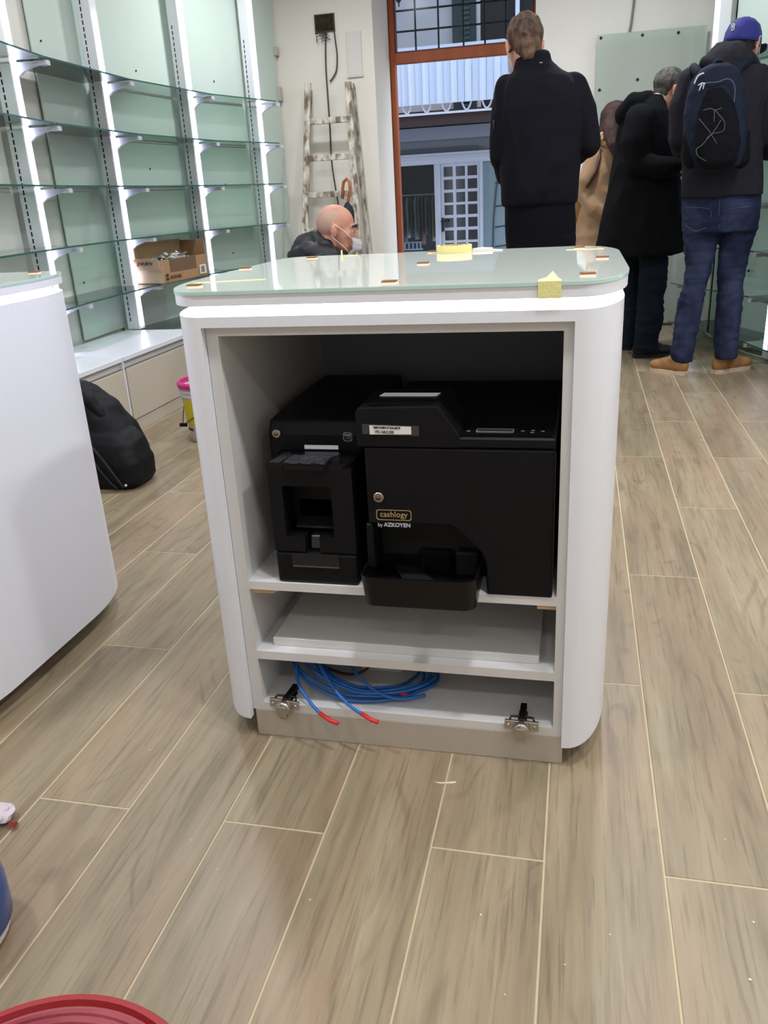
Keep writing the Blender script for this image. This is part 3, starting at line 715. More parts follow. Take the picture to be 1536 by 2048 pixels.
m = MB(); m.box(-0.6365, -0.0204, YC, YB, zz['t0'], 0.889); m.build('top_panel', WHITE2, CT)
m = MB(); m.box(-0.6565, -0.0004, YB, YB+0.012, 0.0665, 0.889); m.build('back_panel', INNER, CT)
m = MB(); m.box(-0.6365, -0.0204, YC, YB, zz['s0'], zz['s1']); m.build('shelf', WHITE2, CT)
m = MB(); m.box(-0.6365, -0.0204, YC, YB, zz['u0'], zz['u1']); m.build('shelf', WHITE2, CT)
WEDGE = mat('raw_wood_wedge', (222, 188, 142), rough=0.8, var=0.15, vscale=30)
m = MB(); m.prism([(-0.636, YC+0.012), (-0.590, YC+0.012), (-0.560, YC+0.06), (-0.60, YC+0.05)], 0.345, 0.3584); m.build('wedge', WEDGE, CT, label='small raw wood wedge under the left end of the machine shelf')
m = MB(); m.prism([(-0.056, YC+0.008), (-0.0206, YC+0.008), (-0.0206, YC+0.05), (-0.056, YC+0.05)], 0.347, 0.3584); m.build('wedge', WEDGE, CT, label='small raw wood wedge under the right end of the machine shelf')
# hinges on the bottom panel
def hinge(cx, y, z, rot, lab):
    M = Matrix.Translation((cx, y, z)) @ Matrix.Rotation(rot, 4, 'Z')
    m = MB(); m.box(-0.034, 0.034, -0.003, 0.003, 0.0, 0.021, M); m.bevel(0.001, 1)
    fl_ = m.build('hinge', CHROME, CT, label=lab)
    m = MB(); MM = M @ Matrix.Translation((0, -0.003, 0.006)) @ Matrix.Rotation(PI/2, 4, 'X')
    m.lathe([(0, 0.012), (0.0145, 0.012), (0.0165, 0.010), (0.0175, 0.0), (0.0175, -0.004), (0, -0.004)], (0, -0.002, 0), 28, MM); m.build('hinge_cup', CHROME, fl_, smooth=True)
    m = MB(); m.box(-0.011, 0.011, -0.0175, -0.0145, -0.014, 0.012, M); m.box(-0.008, 0.008, -0.016, -0.002, -0.020, -0.015, M); m.bevel(0.0015, 2).build('cup_cap', CHROME, fl_)
    m = MB(); m.box(-0.0065, 0.0065, 0.003, 0.062, 0.010, 0.022, M); m.box(-0.009, 0.009, 0.02, 0.05, 0.001, 0.011, M); m.bevel(0.0012, 1).build('hinge_arm', DARKMETAL, fl_)
    m = MB(); m.tube([M @ Vector(p) for p in ((-0.024, 0.006, 0.018), (-0.022, 0.014, 0.020), (-0.006, 0.016, 0.020), (0.006, 0.016, 0.020), (0.022, 0.014, 0.020), (0.024, 0.006, 0.018))], 0.0024, 6); m.build('spring', DARKMETAL, fl_, smooth=True)
    for s in (-1, 1):
        m = MB(); m.ell((s*0.0265, -0.0035, 0.010), (0.0035, 0.002, 0.0035), M, 10); m.build('screw', CHROME, fl_, smooth=True)
hinge(-0.082, 1.392, 0.0785, -0.02, 'nickel cup hinge at the right end of the cupboard floor')
hinge(-0.585, 1.392, 0.0785, -0.10, 'nickel cup hinge at the left end of the cupboard floor, beside the blue cables')

# loose board on the lower shelf
m = MB(); m.box(-0.608, -0.051, 1.424, 1.90, zz['s1']+0.0002, zz['s1']+0.0188); m.bevel(0.0008, 1)
tag(m.build('loose_board', WHITE2), 'loose white board lying on the shelf under the black machines', 'board')

# cork pads on the glass, tape, roll
def corkpad(x, y, rot, label, z=0.9534):
    M = Matrix.Translation((x, y, z)) @ Matrix.Rotation(rot, 4, 'Z')
    t = thing('cork_pad', label, 'spacer pad', (x, y, z), 'cork spacer pads on the counter glass')
    m = MB(); m.box(-0.0125, 0.0125, -0.010, 0.010, 0.0, 0.0022, M); m.build('foam_base', FOAM, t)
    m = MB(); m.box(-0.0125, 0.0125, -0.010, 0.010, 0.0023, 0.0048, M); m.build('cork', CORK, t)
for (x, y, r, l) in ((-0.702, 1.465, .05, 'cork pad at the front left corner of the counter glass'), (-0.746, 1.831, .1, 'cork pad halfway along the left edge of the counter glass'),
        (-0.668, 2.095, 0, 'cork pad at the back left corner of the counter glass, below the bald man'), (-0.318, 1.425, 0, 'cork pad at the middle of the front edge of the counter glass'),
        (-0.325, 1.796, .05, 'cork pad in the centre of the counter glass'), (-0.362, 2.145, 0, 'cork pad at the middle of the back edge of the counter glass'),
        (0.015, 1.455, .1, 'cork pad at the front right corner of the counter glass, beside the tape'), (0.046, 1.785, 0, 'cork pad halfway along the right edge of the counter glass'),
        (0.000, 2.098, 0, 'cork pad at the back right corner of the counter glass')):
    corkpad(x, y, r, l)
# masking tape strips
def strip(name, pts, label, mm=TAPE, th=0.0006):
    m = MB(); m.prism(pts, 0.9534, 0.9534+th); tag(m.build(name, mm), label, 'tape')
m = MB(); a = (-0.062, -0.026)
yfr = 1.3735
m.prism([(-0.063, yfr), (-0.064, 1.402), (-0.052, 1.435), (-0.045, 1.545), (-0.033, 1.43), (-0.027, 1.395), (-0.026, yfr)], 0.9535, 0.9541)
m.box(a[0]-0.001, a[1], yfr-0.0010, yfr-0.0002, 0.927, 0.9541)
tag(m.build('masking_tape', TAPE), 'torn piece of yellow masking tape folded over the front edge of the glass', 'tape')
strip('masking_tape', [(-0.03, 2.05), (0.055, 2.045), (0.055, 2.062), (-0.03, 2.072)], 'strip of yellow masking tape at the back right corner of the glass')
strip('masking_tape', [(-0.735, 1.53), (-0.60, 1.56), (-0.60, 1.575), (-0.735, 1.548)], 'thin strip of yellow masking tape at the front left of the glass')
m = MB(); q = [(-0.60, 2.13), (-0.555, 2.135), (-0.575, 2.165)]; m.prism(q, 0.9536, 0.9545)
b_ = Matrix.Translation((-0.603, 2.15, 0.9536)); m.yz([(2.148, 0.9538), (2.152, 0.9538), (2.150, 0.968)], -0.606, -0.602)
tag(m.build('masking_tape', TAPE), 'small torn tape scrap sticking up at the back left edge of the glass', 'tape')
q = Vector((-0.305, 2.125, 0.9534))
t = thing('tape_roll', 'roll of yellow masking tape lying at the back edge of the counter', 'tape roll', tuple(q))
m = MB(); m.lathe([(0.024, 0), (0.044, 0), (0.044, 0.018), (0.024, 0.018), (0.024, 0)], q, 36); autosmooth(m.build('roll', mat('tape_roll_yellow', (232, 220, 150), rough=0.7), t), 0.6)
m = MB(); m.lathe([(0.0215, 0), (0.024, 0), (0.024, 0.0185), (0.0215, 0.0185), (0.0215, 0)], q, 36); autosmooth(m.build('core', mat('core_card', (190, 172, 140), rough=0.9), t), 0.6)
m = MB()
for k in range(26):
    a = 2*PI*k/26; m.box(q.x+0.033*math.cos(a)-0.0022, q.x+0.033*math.cos(a)+0.0022, q.y+0.033*math.sin(a)-0.0022, q.y+0.033*math.sin(a)+0.0022, 0.9714, 0.9720)
m.build('printed_ring', mat('brown_print', (128, 62, 46), rough=0.8), t, kind='stuff')
m = MB(); m.prism([(-0.262, 2.12), (-0.185, 2.135), (-0.21, 2.17), (-0.25, 2.165)], 0.9536, 0.9555); m.prism([(-0.26, 2.13), (-0.21, 2.14), (-0.24, 2.165)], 0.9556, 0.961)
tag(m.build('paper_scrap', MATS['paper']), 'white paper scrap beside the masking tape roll', 'paper')

# second counter, left
counter(-2.12, -1.268, 1.20, 2.00, 'white closed counter with glowing band cropped by the left edge of the photo', ((0.095, 0.24), (0.10, 0.22), (0.10, 0.25), (0.08, 0.10)))
corkpad(-1.375, 1.945, 0.1, 'cork pad on the glass of the left counter')

# ------------------------------------------------------------------ cables in the bottom compartment
BLUE = mat('blue_cable_sheath', (34, 104, 186), rough=0.4)
REDT = mat('red_heatshrink', (214, 48, 52), rough=0.5)
def smooth_path(P, n=5):
    Q = []
    for i in range(len(P)-1):
        for k in range(n):
            t = k/n; a = P[max(i-1, 0)]; b = P[i]; c = P[i+1]; d = P[min(i+2, len(P)-1)]
            Q.append(0.5*((2*b)+(c-a)*t+(2*a-5*b+4*c-d)*t*t+(3*b-a-3*c+d)*t**3))
    Q.append(P[-1]); return Q
fz = zz['b1']
cb = thing('cable_coil', 'coil of blue network cables with red taped ends in the lowest compartment', 'cable', (-0.47, 1.5, fz))
for k in range(7):
    cx, cy = -0.43+random.uniform(-0.02, 0.02), 1.535+random.uniform(-0.012, 0.02)
    rx, ry = 0.115+k*0.008, 0.075+k*0.006
    P = []
    for j in range(26):
        a = -PI*1.02+2*PI*j/24
        lift = 0.0 if math.sin(a) < 0 else 0.02
        P.append(Vector((cx+rx*math.cos(a)*(1+0.04*math.sin(3*a+k)), cy+ry*math.sin(a), fz+0.006+0.007*(k % 3)+0.045*max(0, math.sin(a))+random.uniform(0, 0.003)+0.03*max(0, -math.cos(a)))))
    m = MB(); m.tube(smooth_path(P, 3), 0.0035, 8); m.build('cable', BLUE, cb, smooth=True)
# free ends coming over the front edge
for (pts, tips) in (((( -0.60, 1.60, 0.165), (-0.585, 1.50, 0.15), (-0.565, 1.43, 0.125), (-0.53, 1.395, 0.100), (-0.50, 1.372, 0.088)), ((-0.50, 1.372, 0.088), (-0.475, 1.360, 0.081), (-0.456, 1.354, 0.080))),
                    (((-0.555, 1.60, 0.17), (-0.53, 1.48, 0.15), (-0.48, 1.42, 0.12), (-0.44, 1.39, 0.102), (-0.41, 1.375, 0.094)), ((-0.41, 1.375, 0.094), (-0.388, 1.366, 0.088), (-0.372, 1.362, 0.086))),
                    (((-0.52, 1.62, 0.165), (-0.47, 1.50, 0.14), (-0.40, 1.44, 0.112), (-0.34, 1.43, 0.1), (-0.29, 1.455, 0.098)), None)):
    m = MB(); m.tube(smooth_path([Vector(p) for p in pts], 6), 0.0037, 8); m.build('cable', BLUE, cb, smooth=True)
    if tips:
        m = MB(); m.tube([Vector(p) for p in tips], 0.0045, 8); m.build('red_tip', REDT, cb, smooth=True)
for p in ((-0.345, 1.452, 0.097), (-0.59, 1.585, 0.168)):
    m = MB(); m.tube([Vector(p), Vector(p)+Vector((0.016, 0.004, 0))], 0.0048, 8); m.build('red_tip', REDT, cb, smooth=True)
sb = thing('junction_connector', 'small white junction box with red cap behind the blue cables', 'connector', (-0.41, 1.56, fz))
m = MB(); m.box(-0.455, -0.36, 1.55, 1.60, fz, fz+0.045); m.bevel(0.003, 1).build('housing', MATS['white_plastic'], sb)
m = MB(); m.box(-0.446, -0.405, 1.535, 1.575, fz+0.025, fz+0.052); m.bevel(0.003, 1).build('cap', mat('red_brown_cap', (176, 62, 36), rough=0.5), sb)
m = MB(); m.tube(smooth_path([Vector(p) for p in ((-0.43, 1.54, fz+0.02), (-0.455, 1.52, fz+0.010), (-0.50, 1.525, fz+0.006), (-0.56, 1.56, fz+0.006), (-0.60, 1.62, fz+0.006))], 5), 0.003, 8)
m.build('lead', mat('brown_lead', (84, 50, 44), rough=0.5), sb, smooth=True)

# ================================================================== CASH MACHINES
zs = zz['u1']+0.0003
GREYLIT = mat('slot_light', (206, 208, 214), rough=0.3, emit=(200, 206, 216), es=0.25)
GOLD = mat('gold_print', (192, 164, 106), rough=0.5)
SILV = mat('silver_print', (190, 192, 200), rough=0.5)
EDGE = mat('dark_grey_plastic', (30, 31, 36), rough=0.3)  # slightly lighter plastic for flaps, grips, tray parts and the edge bead
TAPEC = glass_mat('clear_tape', (214, 216, 220), through=0.8, rough=0.08, body=(120, 122, 128))
# coin unit
cu_ = thing('coin_machine', 'narrow black coin recycler on the left of the cupboard shelf', 'cash machine', (-0.49, 1.6, zs))
m = MB(); m.yz([(1.490, zs), (1.490, 0.660), (1.505, 0.688), (1.62, 0.694), (1.90, 0.694), (1.90, zs)], -0.597, -0.404); m.bevel(0.006, 2).build('housing', BLACKP, cu_)
m = MB()
X0, X1 = -0.572, -0.404
# front tower with window cavity: frame pieces
YF0 = 1.402
cav = (-0.545, -0.447, 0.478, 0.583)
m.box(X0, cav[0], YF0, 1.489, 0.4455, 0.620); m.box(cav[1], X1, YF0, 1.489, 0.4455, 0.620)
m.box(cav[0], cav[1], YF0, 1.489, cav[3], 0.620)
m.box(cav[0], -0.508, YF0, 1.44, 0.4455, cav[2]); m.box(-0.478, cav[1], YF0, 1.44, 0.4455, cav[2])
m.box(cav[0], cav[1], 1.462, 1.489, 0.4455, cav[3])
m.build('front_tower', BLACKP, cu_)
m = MB(); m.yz([(1.461, 0.535), (1.461, 0.50), (1.43, 0.490), (1.43, 0.486), (1.461, 0.480)], cav[0]+0.012, cav[1]-0.006); m.build('inner_flap', EDGE, cu_)
m = MB(); m.yz([(1.461, 0.478), (1.424, 0.472), (1.418, 0.4456), (1.461, 0.4456)], -0.503, -0.482); m.bevel(0.002, 1).build('coin_chute', EDGE, cu_)
m = MB(); m.box(X0+0.0, X1, YF0-0.001, 1.489, zs, 0.4435); m.bevel(0.006, 2).build('drawer', BLACKP, cu_)
m = MB(); m.yz([(YF0-0.0022, 0.443), (YF0-0.0022, 0.416), (YF0-0.0035, 0.414), (YF0-0.0012, 0.412), (YF0-0.0012, 0.443)], -0.537, -0.441); m.build('drawer_grip', EDGE, cu_)
m = MB(); m.xz([(-0.537, 0.443), (-0.441, 0.443), (-0.447, 0.420), (-0.530, 0.420)], YF0-0.0030, YF0-0.0018); m.build('drawer_recess', BLACKD, cu_)
# coin hopper tray on top of tower
m = MB(); m.prism([(X0, YF0), (-0.540, YF0), (-0.532, YF0-0.012), (-0.455, YF0-0.012), (-0.447, YF0), (X1-0.02, YF0), (X1, YF0+0.02), (X1, 1.489), (X0, 1.489)], 0.6202, 0.6285); m.bevel(0.0015, 1).build('hopper_lip', BLACKG, cu_)
m = MB(); m.prism([(-0.536, YF0-0.006), (-0.452, YF0-0.006), (-0.452, YF0+0.045), (-0.43, YF0+0.07), (-0.545, YF0+0.07), (-0.536, YF0+0.045)], 0.6286, 0.6292); m.build('coin_tray', EDGE, cu_)
# loose cling film in the tray
m = MB(); bmesh.ops.create_grid(m.bm, x_segments=18, y_segments=14, size=1)
for v in m.bm.verts:
    c = v.co.copy(); v.co = Vector((-0.495+c.x*0.041, YF0+0.020+c.y*0.027, 0.6305+abs(noise.noise(Vector((c.x*3, c.y*3, 2))))*0.007))
m.build('protective_film', TAPEC, cu_)
m = MB(); m.prism([(X0+0.004, YF0+0.004), (-0.547, YF0+0.004), (-0.535, 1.475), (X0+0.012, 1.475)], 0.6287, 0.6291); m.build('protective_film', TAPEC, cu_)
m = MB(); m.xz([(-0.522, 0.6315), (-0.452, 0.6315), (-0.452, 0.6395), (-0.522, 0.6395)], 1.4885, 1.4897); m.build('slot_light', GREYLIT, cu_)
def keylock(x, z, y, parent, r=0.0095):
    m = MB(); m.cyl((x, y-0.004, z), r, 0.004, 'Y', 28); m.bevel(0.001, 1); k = m.build('lock', CHROME, parent, label='round chrome key lock')
    m = MB(); m.cyl((x, y-0.0052, z-0.0008), r*0.62, 0.0014, 'Y', 20); m.build('lock_core', mat('lock_core', (150, 144, 132), rough=0.35, metal=0.9), k)
    m = MB(); m.box(x-r*0.5, x+r*0.4, y-0.0058, y-0.0050, z-r*0.35, z-r*0.08); m.build('key_slot', BLACKD, k)
keylock(-0.578, 0.663, 1.4895, cu_, 0.0088)
def outline(x0, x1, z0, z1, y, w, r, name, mm, parent):
    m = MB(); out = [(p[0], p[1]) for p in rrect(x0, x1, z0, z1, r, 5)]; inn = [(p[0], p[1]) for p in rrect(x0+w, x1-w, z0+w, z1-w, max(r-w, 0.0004), 5)]
    n = len(out); a = [m.bm.verts.new((p[0], y, p[1])) for p in out]; b = [m.bm.verts.new((p[0], y, p[1])) for p in inn]
    for i in range(n): m.bm.faces.new((a[i], a[(i+1) % n], b[(i+1) % n], b[i]))
    m.bm.normal_update(); g = bmesh.ops.extrude_face_region(m.bm, geom=list(m.bm.faces)); bmesh.ops.translate(m.bm, verts=[v for v in g['geom'] if isinstance(v, bmesh.types.BMVert)], vec=(0, -0.0003, 0))
    bmesh.ops.recalc_face_normals(m.bm, faces=list(m.bm.faces)); return m.build(name, mm, parent)
yl = 1.4896
outline(-0.4405, -0.4225, 0.6485, 0.6665, yl, 0.0009, 0.003, 'logo_frame', SILV, cu_)
text('POS', 'lettering', SILV, 0.0068, front(-0.4315, yl, 0.6605), cu_, bold=0.00025, ext=0.0003)
text('1500', 'lettering', mat('dim_print', (120, 122, 130), rough=0.6), 0.0062, front(-0.4315, yl, 0.6542), cu_, ext=0.0003)

# banknote unit
bu = thing('banknote_machine', 'wide black banknote recycler with gold lettering and coin tray on the cupboard shelf', 'cash machine', (-0.2, 1.6, zs))
FX0, FX1 = -0.3845, -0.0285; YM = 1.3945
# main cabinet with a cut-out above the tray
m = MB(); m.xz([(FX1, zs), (FX1, 0.6655), (FX0+0.010, 0.6655), (FX0+0.010, 0.515), (-0.214, 0.515), (-0.205, 0.508), (-0.160, 0.462), (-0.152, 0.44), (-0.150, zs)], YM, 1.47)
m.bevel(0.004, 2).build('door_panel', BLACKP, bu)
m = MB(); m.box(FX0+0.004, FX0+0.0175, YM, 1.47, 0.42, 0.514); m.bevel(0.003, 1).build('side_fin', BLACKP, bu)
m = MB(); m.box(FX0+0.003, FX1+0.001, 1.471, 1.865, zs, 0.6865); m.bevel(0.004, 1).build('housing', BLACKP, bu)
m = MB(); m.xz([(FX0+0.018, 0.42), (-0.152, 0.42), (-0.16, 0.46), (-0.205, 0.507), (-0.214, 0.514), (FX0+0.018, 0.514)], 1.4690, 1.4708); m.build('tray_recess', BLACKD, bu)
# head section
m = MB(); m.yz([(YM-0.001, 0.667), (YM-0.001, 0.6865), (1.47, 0.6885), (1.56, 0.6895), (1.56, 0.667)], -0.20, FX1); m.bevel(0.003, 1).build('console', BLACKP, bu)
m = MB()
prof = [(FX0-0.002, 0.667), (FX0-0.002, 0.733), (FX0+0.004, 0.741), (-0.238, 0.7445), (-0.232, 0.743), (-0.196, 0.690), (-0.196, 0.667)]
v0 = m.xz(prof, YM-0.002, 1.545); m.bevel(0.003, 2).build('note_head', BLACKP, bu)
m = MB(); m.prism([(-0.365, YM+0.008), (-0.245, YM+0.008), (-0.258, YM+0.075), (-0.352, YM+0.075)], 0.7438, 0.7452); m.build('note_mouth', BLACKG, bu)
m = MB(); m.prism([(-0.356, YM+0.068), (-0.248, YM+0.068), (-0.244, YM+0.092), (-0.352, YM+0.092)], 0.7454, 0.7462); m.build('slot_light', GREYLIT, bu)
m = MB(); m.prism([(-0.200, YM+0.012), (-0.036, YM+0.012), (-0.034, YM+0.062), (-0.185, YM+0.062)], 0.6884, 0.6892); m.build('keypad', BLACKG, bu)
def console_outline(x0, x1, y0, y1, name, mm):
    m = MB(); w = 0.0008; z = 0.6895
    for b in ((x0, x1, y0, y0+w), (x0, x1, y1-w, y1), (x0, x0+w, y0, y1), (x1-w, x1, y0, y1)): m.box(b[0], b[1], b[2], b[3], z, z+0.0006)
    m.build(name, mm, bu)
m = MB(); m.box(-0.170, -0.105, YM+0.028, YM+0.048, 0.6893, 0.6897); m.build('display', mat('lcd_grey', (58, 62, 62), rough=0.25), bu)
console_outline(-0.171, -0.104, YM+0.027, YM+0.049, 'display_frame', SILV)
for (x, y) in ((-0.088, .036), (-0.070, .040), (-0.071, .027), (-0.053, .036), (-0.185, .032)):
    m = MB(); m.box(x-0.003, x+0.003, YM+y, YM+y+0.0018, 0.6894, 0.6898); m.build('button_mark', SILV, bu)
m = MB(); m.tube([(FX1+0.0002, YM-0.0008, 0.40), (FX1+0.0002, YM-0.0008, 0.662)], 0.0007, 6); m.build('edge_bead', EDGE, bu)
keylock(-0.3515, 0.5690, YM, bu, 0.0100)
yl = YM-0.0002
outline(-0.358, -0.2905, 0.523, 0.544, yl, 0.0011, 0.003, 'logo_frame', GOLD, bu)
text('cashlogy', 'lettering', GOLD, 0.0158, front(-0.3243, yl-0.0003, 0.5345), bu, ext=0.0003, sx=0.95, spacing=1.04)
text('by', 'lettering', SILV, 0.0105, front(-0.3515, yl-0.0003, 0.5125), bu, ext=0.0003)
text('AZKOYEN', 'lettering', SILV, 0.0110, front(-0.3185, yl-0.0003, 0.5133), bu, bold=0.00035, ext=0.0003)
# handwritten label under clear tape
m = MB(); m.box(-0.3745, -0.2695, YM-0.0032, YM-0.0027, 0.6905, 0.7095, Matrix.Translation((-0.322, 0, 0.70)) @ Matrix.Rotation(0.03, 4, 'Y') @ Matrix.Translation((0.322, 0, -0.70))); m.build('clear_tape', TAPEC, bu)
m = MB(); m.xz([(-0.3605, 0.6915), (-0.3605, 0.7085), (-0.2835, 0.7065), (-0.2835, 0.6925)], YM-0.0040, YM-0.0034); m.build('paper_label', MATS['paper'], bu)
INK = mat('ink', (22, 22, 30), rough=0.8)
text('192.168.0.200', 'handwriting', INK, 0.0078, front(-0.3335, YM-0.0043, 0.6963, 0) @ Matrix.Rotation(-0.02, 4, 'Z'), bu, bold=0.0001, ext=0.0002, sx=0.82)
text('TEMP STAMPA ET SCALARE IP', 'handwriting', INK, 0.0058, front(-0.3285, YM-0.0043, 0.7042, 0) @ Matrix.Rotation(-0.015, 4, 'Z'), bu, bold=0.0002, ext=0.0002, sx=0.66)
# coin tray bowl
tr = MB(); o1 = rrect(-0.3865, -0.163, 1.335, 1.500, 0.028, 7, 0.006); o2 = rrect(-0.3815, -0.168, 1.340, 1.495, 0.024, 7, 0.005)
o0 = rrect(-0.3805, -0.166, 1.341, 1.495, 0.024, 7, 0.005)
n = len(o1); z0, z1 = 0.3785, 0.4285
lo = [tr.bm.verts.new((*p, 0.3675 if p[1] < 1.39 else 0.3785)) for p in o0]; ou = [tr.bm.verts.new((*p, z1)) for p in o1]; inn = [tr.bm.verts.new((*p, z1)) for p in o2]; fl2 = [tr.bm.verts.new((*p, z0+0.012)) for p in rrect(-0.372, -0.176, 1.348, 1.488, 0.02, 7, 0.005)]
tr.bm.faces.new(lo[::-1]); tr.bm.faces.new(fl2)
for i in range(n):
    j = (i+1) % n
    tr.bm.faces.new((lo[i], lo[j], ou[j], ou[i])); tr.bm.faces.new((ou[i], ou[j], inn[j], inn[i])); tr.bm.faces.new((inn[i], inn[j], fl2[j], fl2[i]))
tro = tr.build('coin_tray', BLACKG, bu); autosmooth(tro, 0.7)
m = MB(); m.prism([(-0.345, 1.462), (-0.30, 1.462), (-0.215, 1.352), (-0.29, 1.352)], z0+0.012, z0+0.020); m.build('tray_ramp', EDGE, tro)
m = MB(); m.box(-0.215, -0.172, 1.44, 1.485, z0+0.012, z1+0.012); m.bevel(0.003, 1).build('tray_step', EDGE, tro)
m = MB(); m.box(-0.29, -0.225, 1.45, 1.486, z0+0.012, z1+0.008); m.bevel(0.003, 1).build('tray_step', BLACKG, tro)

# ================================================================== FLOOR ITEMS
# bucket with pink rim
bc = fl(392, 884); bcx, bcy = bc.x+0.055, bc.y+0.085
bk = thing('paint_bucket', 'white and yellow paint bucket with magenta rim on the floor behind the counter', 'bucket', (bcx, bcy, 0))
WPL = mat('white_bucket_plastic', (206, 198, 198), rough=0.35); YEL = mat('yellow_print', (206, 190, 22), rough=0.4); PINK = mat('magenta_plastic', (196, 44, 124), rough=0.4); BRN = mat('brown_print_dark', (96, 72, 80), rough=0.5)
c = (bcx, bcy, 0)
m = MB(); m.lathe([(0, 0), (0.100, 0), (0.106, 0.012), (0.127, 0.235), (0.123, 0.235), (0.10, 0.01), (0, 0.01)], c, 40); autosmooth(m.build('tub', WPL, bk), 0.7)
m = MB(); m.lathe([(0.127, 0.228), (0.134, 0.230), (0.134, 0.240), (0.130, 0.242), (0.130, 0.250), (0.135, 0.251), (0.135, 0.262), (0.131, 0.264), (0.131, 0.276), (0.124, 0.276), (0.124, 0.228)], c, 40); m.build('collar', WPL, bk)
m = MB(); m.lathe([(0.131, 0.272), (0.140, 0.272), (0.142, 0.292), (0.136, 0.300), (0.126, 0.300), (0.124, 0.255), (0.128, 0.250), (0.131, 0.262)], c, 40); autosmooth(m.build('rim', PINK, bk), 0.7)
m = MB(); m.cyl((bcx, bcy, 0.225), 0.121, 0.004, 'Z', 40); m.build('paint_surface', mat('pale_paste', (214, 170, 176), rough=0.9, bump=0.4, bscale=30), bk)
def band(z0, z1, a0, a1, r0, mm, name, parent, curve=0.0, n=20):
    m = MB(); A = []; Bq = []
    for k in range(n+1):
        a = a0+(a1-a0)*k/n; rr = lambda z: 0.106+(0.127-0.106)*(z-0.012)/(0.223)+0.0012
        A.append(m.bm.verts.new((bcx+rr(z0)*math.cos(a), bcy+rr(z0)*math.sin(a), z0))); Bq.append(m.bm.verts.new((bcx+rr(z1)*math.cos(a), bcy+rr(z1)*math.sin(a), z1)))
    for k in range(n): m.bm.faces.new((A[k], A[k+1], Bq[k+1], Bq[k]))
    m.build(name, mm, parent, smooth=True)
band(0.085, 0.218, math.radians(-215), math.radians(20), 0, YEL, 'yellow_label', bk, n=40)
m = MB(); rr = 0.1245
pts = [(-205, 0.205), (-195, 0.17), (-186, 0.135), (-182, 0.11), (-184, 0.09), (-196, 0.085), (-194, 0.12), (-202, 0.16)]
vs = [m.bm.verts.new((bcx+(0.1095+0.094*z)*math.cos(math.radians(a)), bcy+(0.1095+0.094*z)*math.sin(math.radians(a)), z)) for a, z in pts]
m.bm.faces.new(vs); m.build('brown_swirl', BRN, bk)
m = MB(); m.tube([(bcx-0.118, bcy-0.02, 0.21), (bcx-0.134, bcy-0.035, 0.10), (bcx-0.130, bcy-0.045, 0.075), (bcx-0.09, bcy-0.092, 0.10), (bcx-0.02, bcy-0.128, 0.14), (bcx+0.06, bcy-0.115, 0.17), (bcx+0.118, bcy-0.03, 0.21)], 0.002, 6); m.build('wire_handle', DARKMETAL, bk)
m = MB(); m.cyl((bcx-0.145, bcy-0.05, 0.078), 0.010, 0.035, 'X', 12); m.build('handle_grip', BLACKG, bk)
a0 = math.radians(-128); Mx = Matrix.Translation((bcx+0.1135*math.cos(a0), bcy+0.1135*math.sin(a0), 0.068)) @ Matrix.Rotation(a0+PI/2, 4, 'Z') @ Matrix.Rotation(PI/2, 4, 'X')
text('fassa', 'lettering', BLACKG, 0.026, Mx, bk, bold=0.0005)

# red tub bottom left, very near
rc = (-0.44, 0.35)
RED = mat('red_plastic', (142, 26, 36), rough=0.4); REDD = mat('dusty_red_plastic', (150, 66, 78), rough=0.7, col2=(124, 38, 50), vscale=14, bump=0.2, bscale=120)
rb_ = thing('red_bucket', 'dusty red plastic tub with ribbed lid at the bottom left corner', 'bucket', (rc[0], rc[1], 0))
c = (rc[0], rc[1], 0)
m = MB(); m.lathe([(0, 0), (0.125, 0), (0.152, 0.335), (0.1, 0.335), (0, 0.335)], c, 48); autosmooth(m.build('tub', RED, rb_), 0.6)
m = MB(); m.lathe([(0.150, 0.325), (0.164, 0.325), (0.1655, 0.345), (0.162, 0.351), (0.156, 0.351), (0.153, 0.345), (0.150, 0.3445)], c, 64); autosmooth(m.build('rim', RED, rb_), 0.9)
pr = [(0.1525, 0.3405)]
r_ = 0.150
while r_ > 0.03:
    pr += [(r_, 0.3455), (r_-0.0045, 0.3460), (r_-0.006, 0.3438), (r_-0.0085, 0.3438)]; r_ -= 0.010
pr += [(0.02, 0.344), (0, 0.344)]
m = MB(); m.lathe([(0.1525, 0.336)]+pr, c, 64); autosmooth(m.build('ribbed_lid', REDD, rb_), 0.5)

# blue and white bottle at the left edge
bt = thing('blue_bottle', 'blue and white plastic container cut off by the left edge of the photo', 'container', (-0.985, 0.93, 0))
c = (-0.958, 0.792, 0)
m = MB(); m.lathe([(0, 0), (0.080, 0), (0.094, 0.014), (0.088, 0.024), (0, 0.024)], c, 36); autosmooth(m.build('base', MATS['white_plastic'], bt), 0.6)
m = MB(); m.lathe([(0, 0.024), (0.094, 0.024), (0.101, 0.034), (0.102, 0.09), (0.096, 0.14), (0.080, 0.18), (0, 0.18)], c, 36); autosmooth(m.build('blue_body', mat('blue_plastic', (30, 74, 150), rough=0.25), bt), 0.6)
m = MB(); m.lathe([(0, 0.18), (0.079, 0.18), (0.055, 0.21), (0.03, 0.225), (0.03, 0.25), (0, 0.25)], c, 36); autosmooth(m.build('neck', MATS['white_plastic'], bt), 0.6)
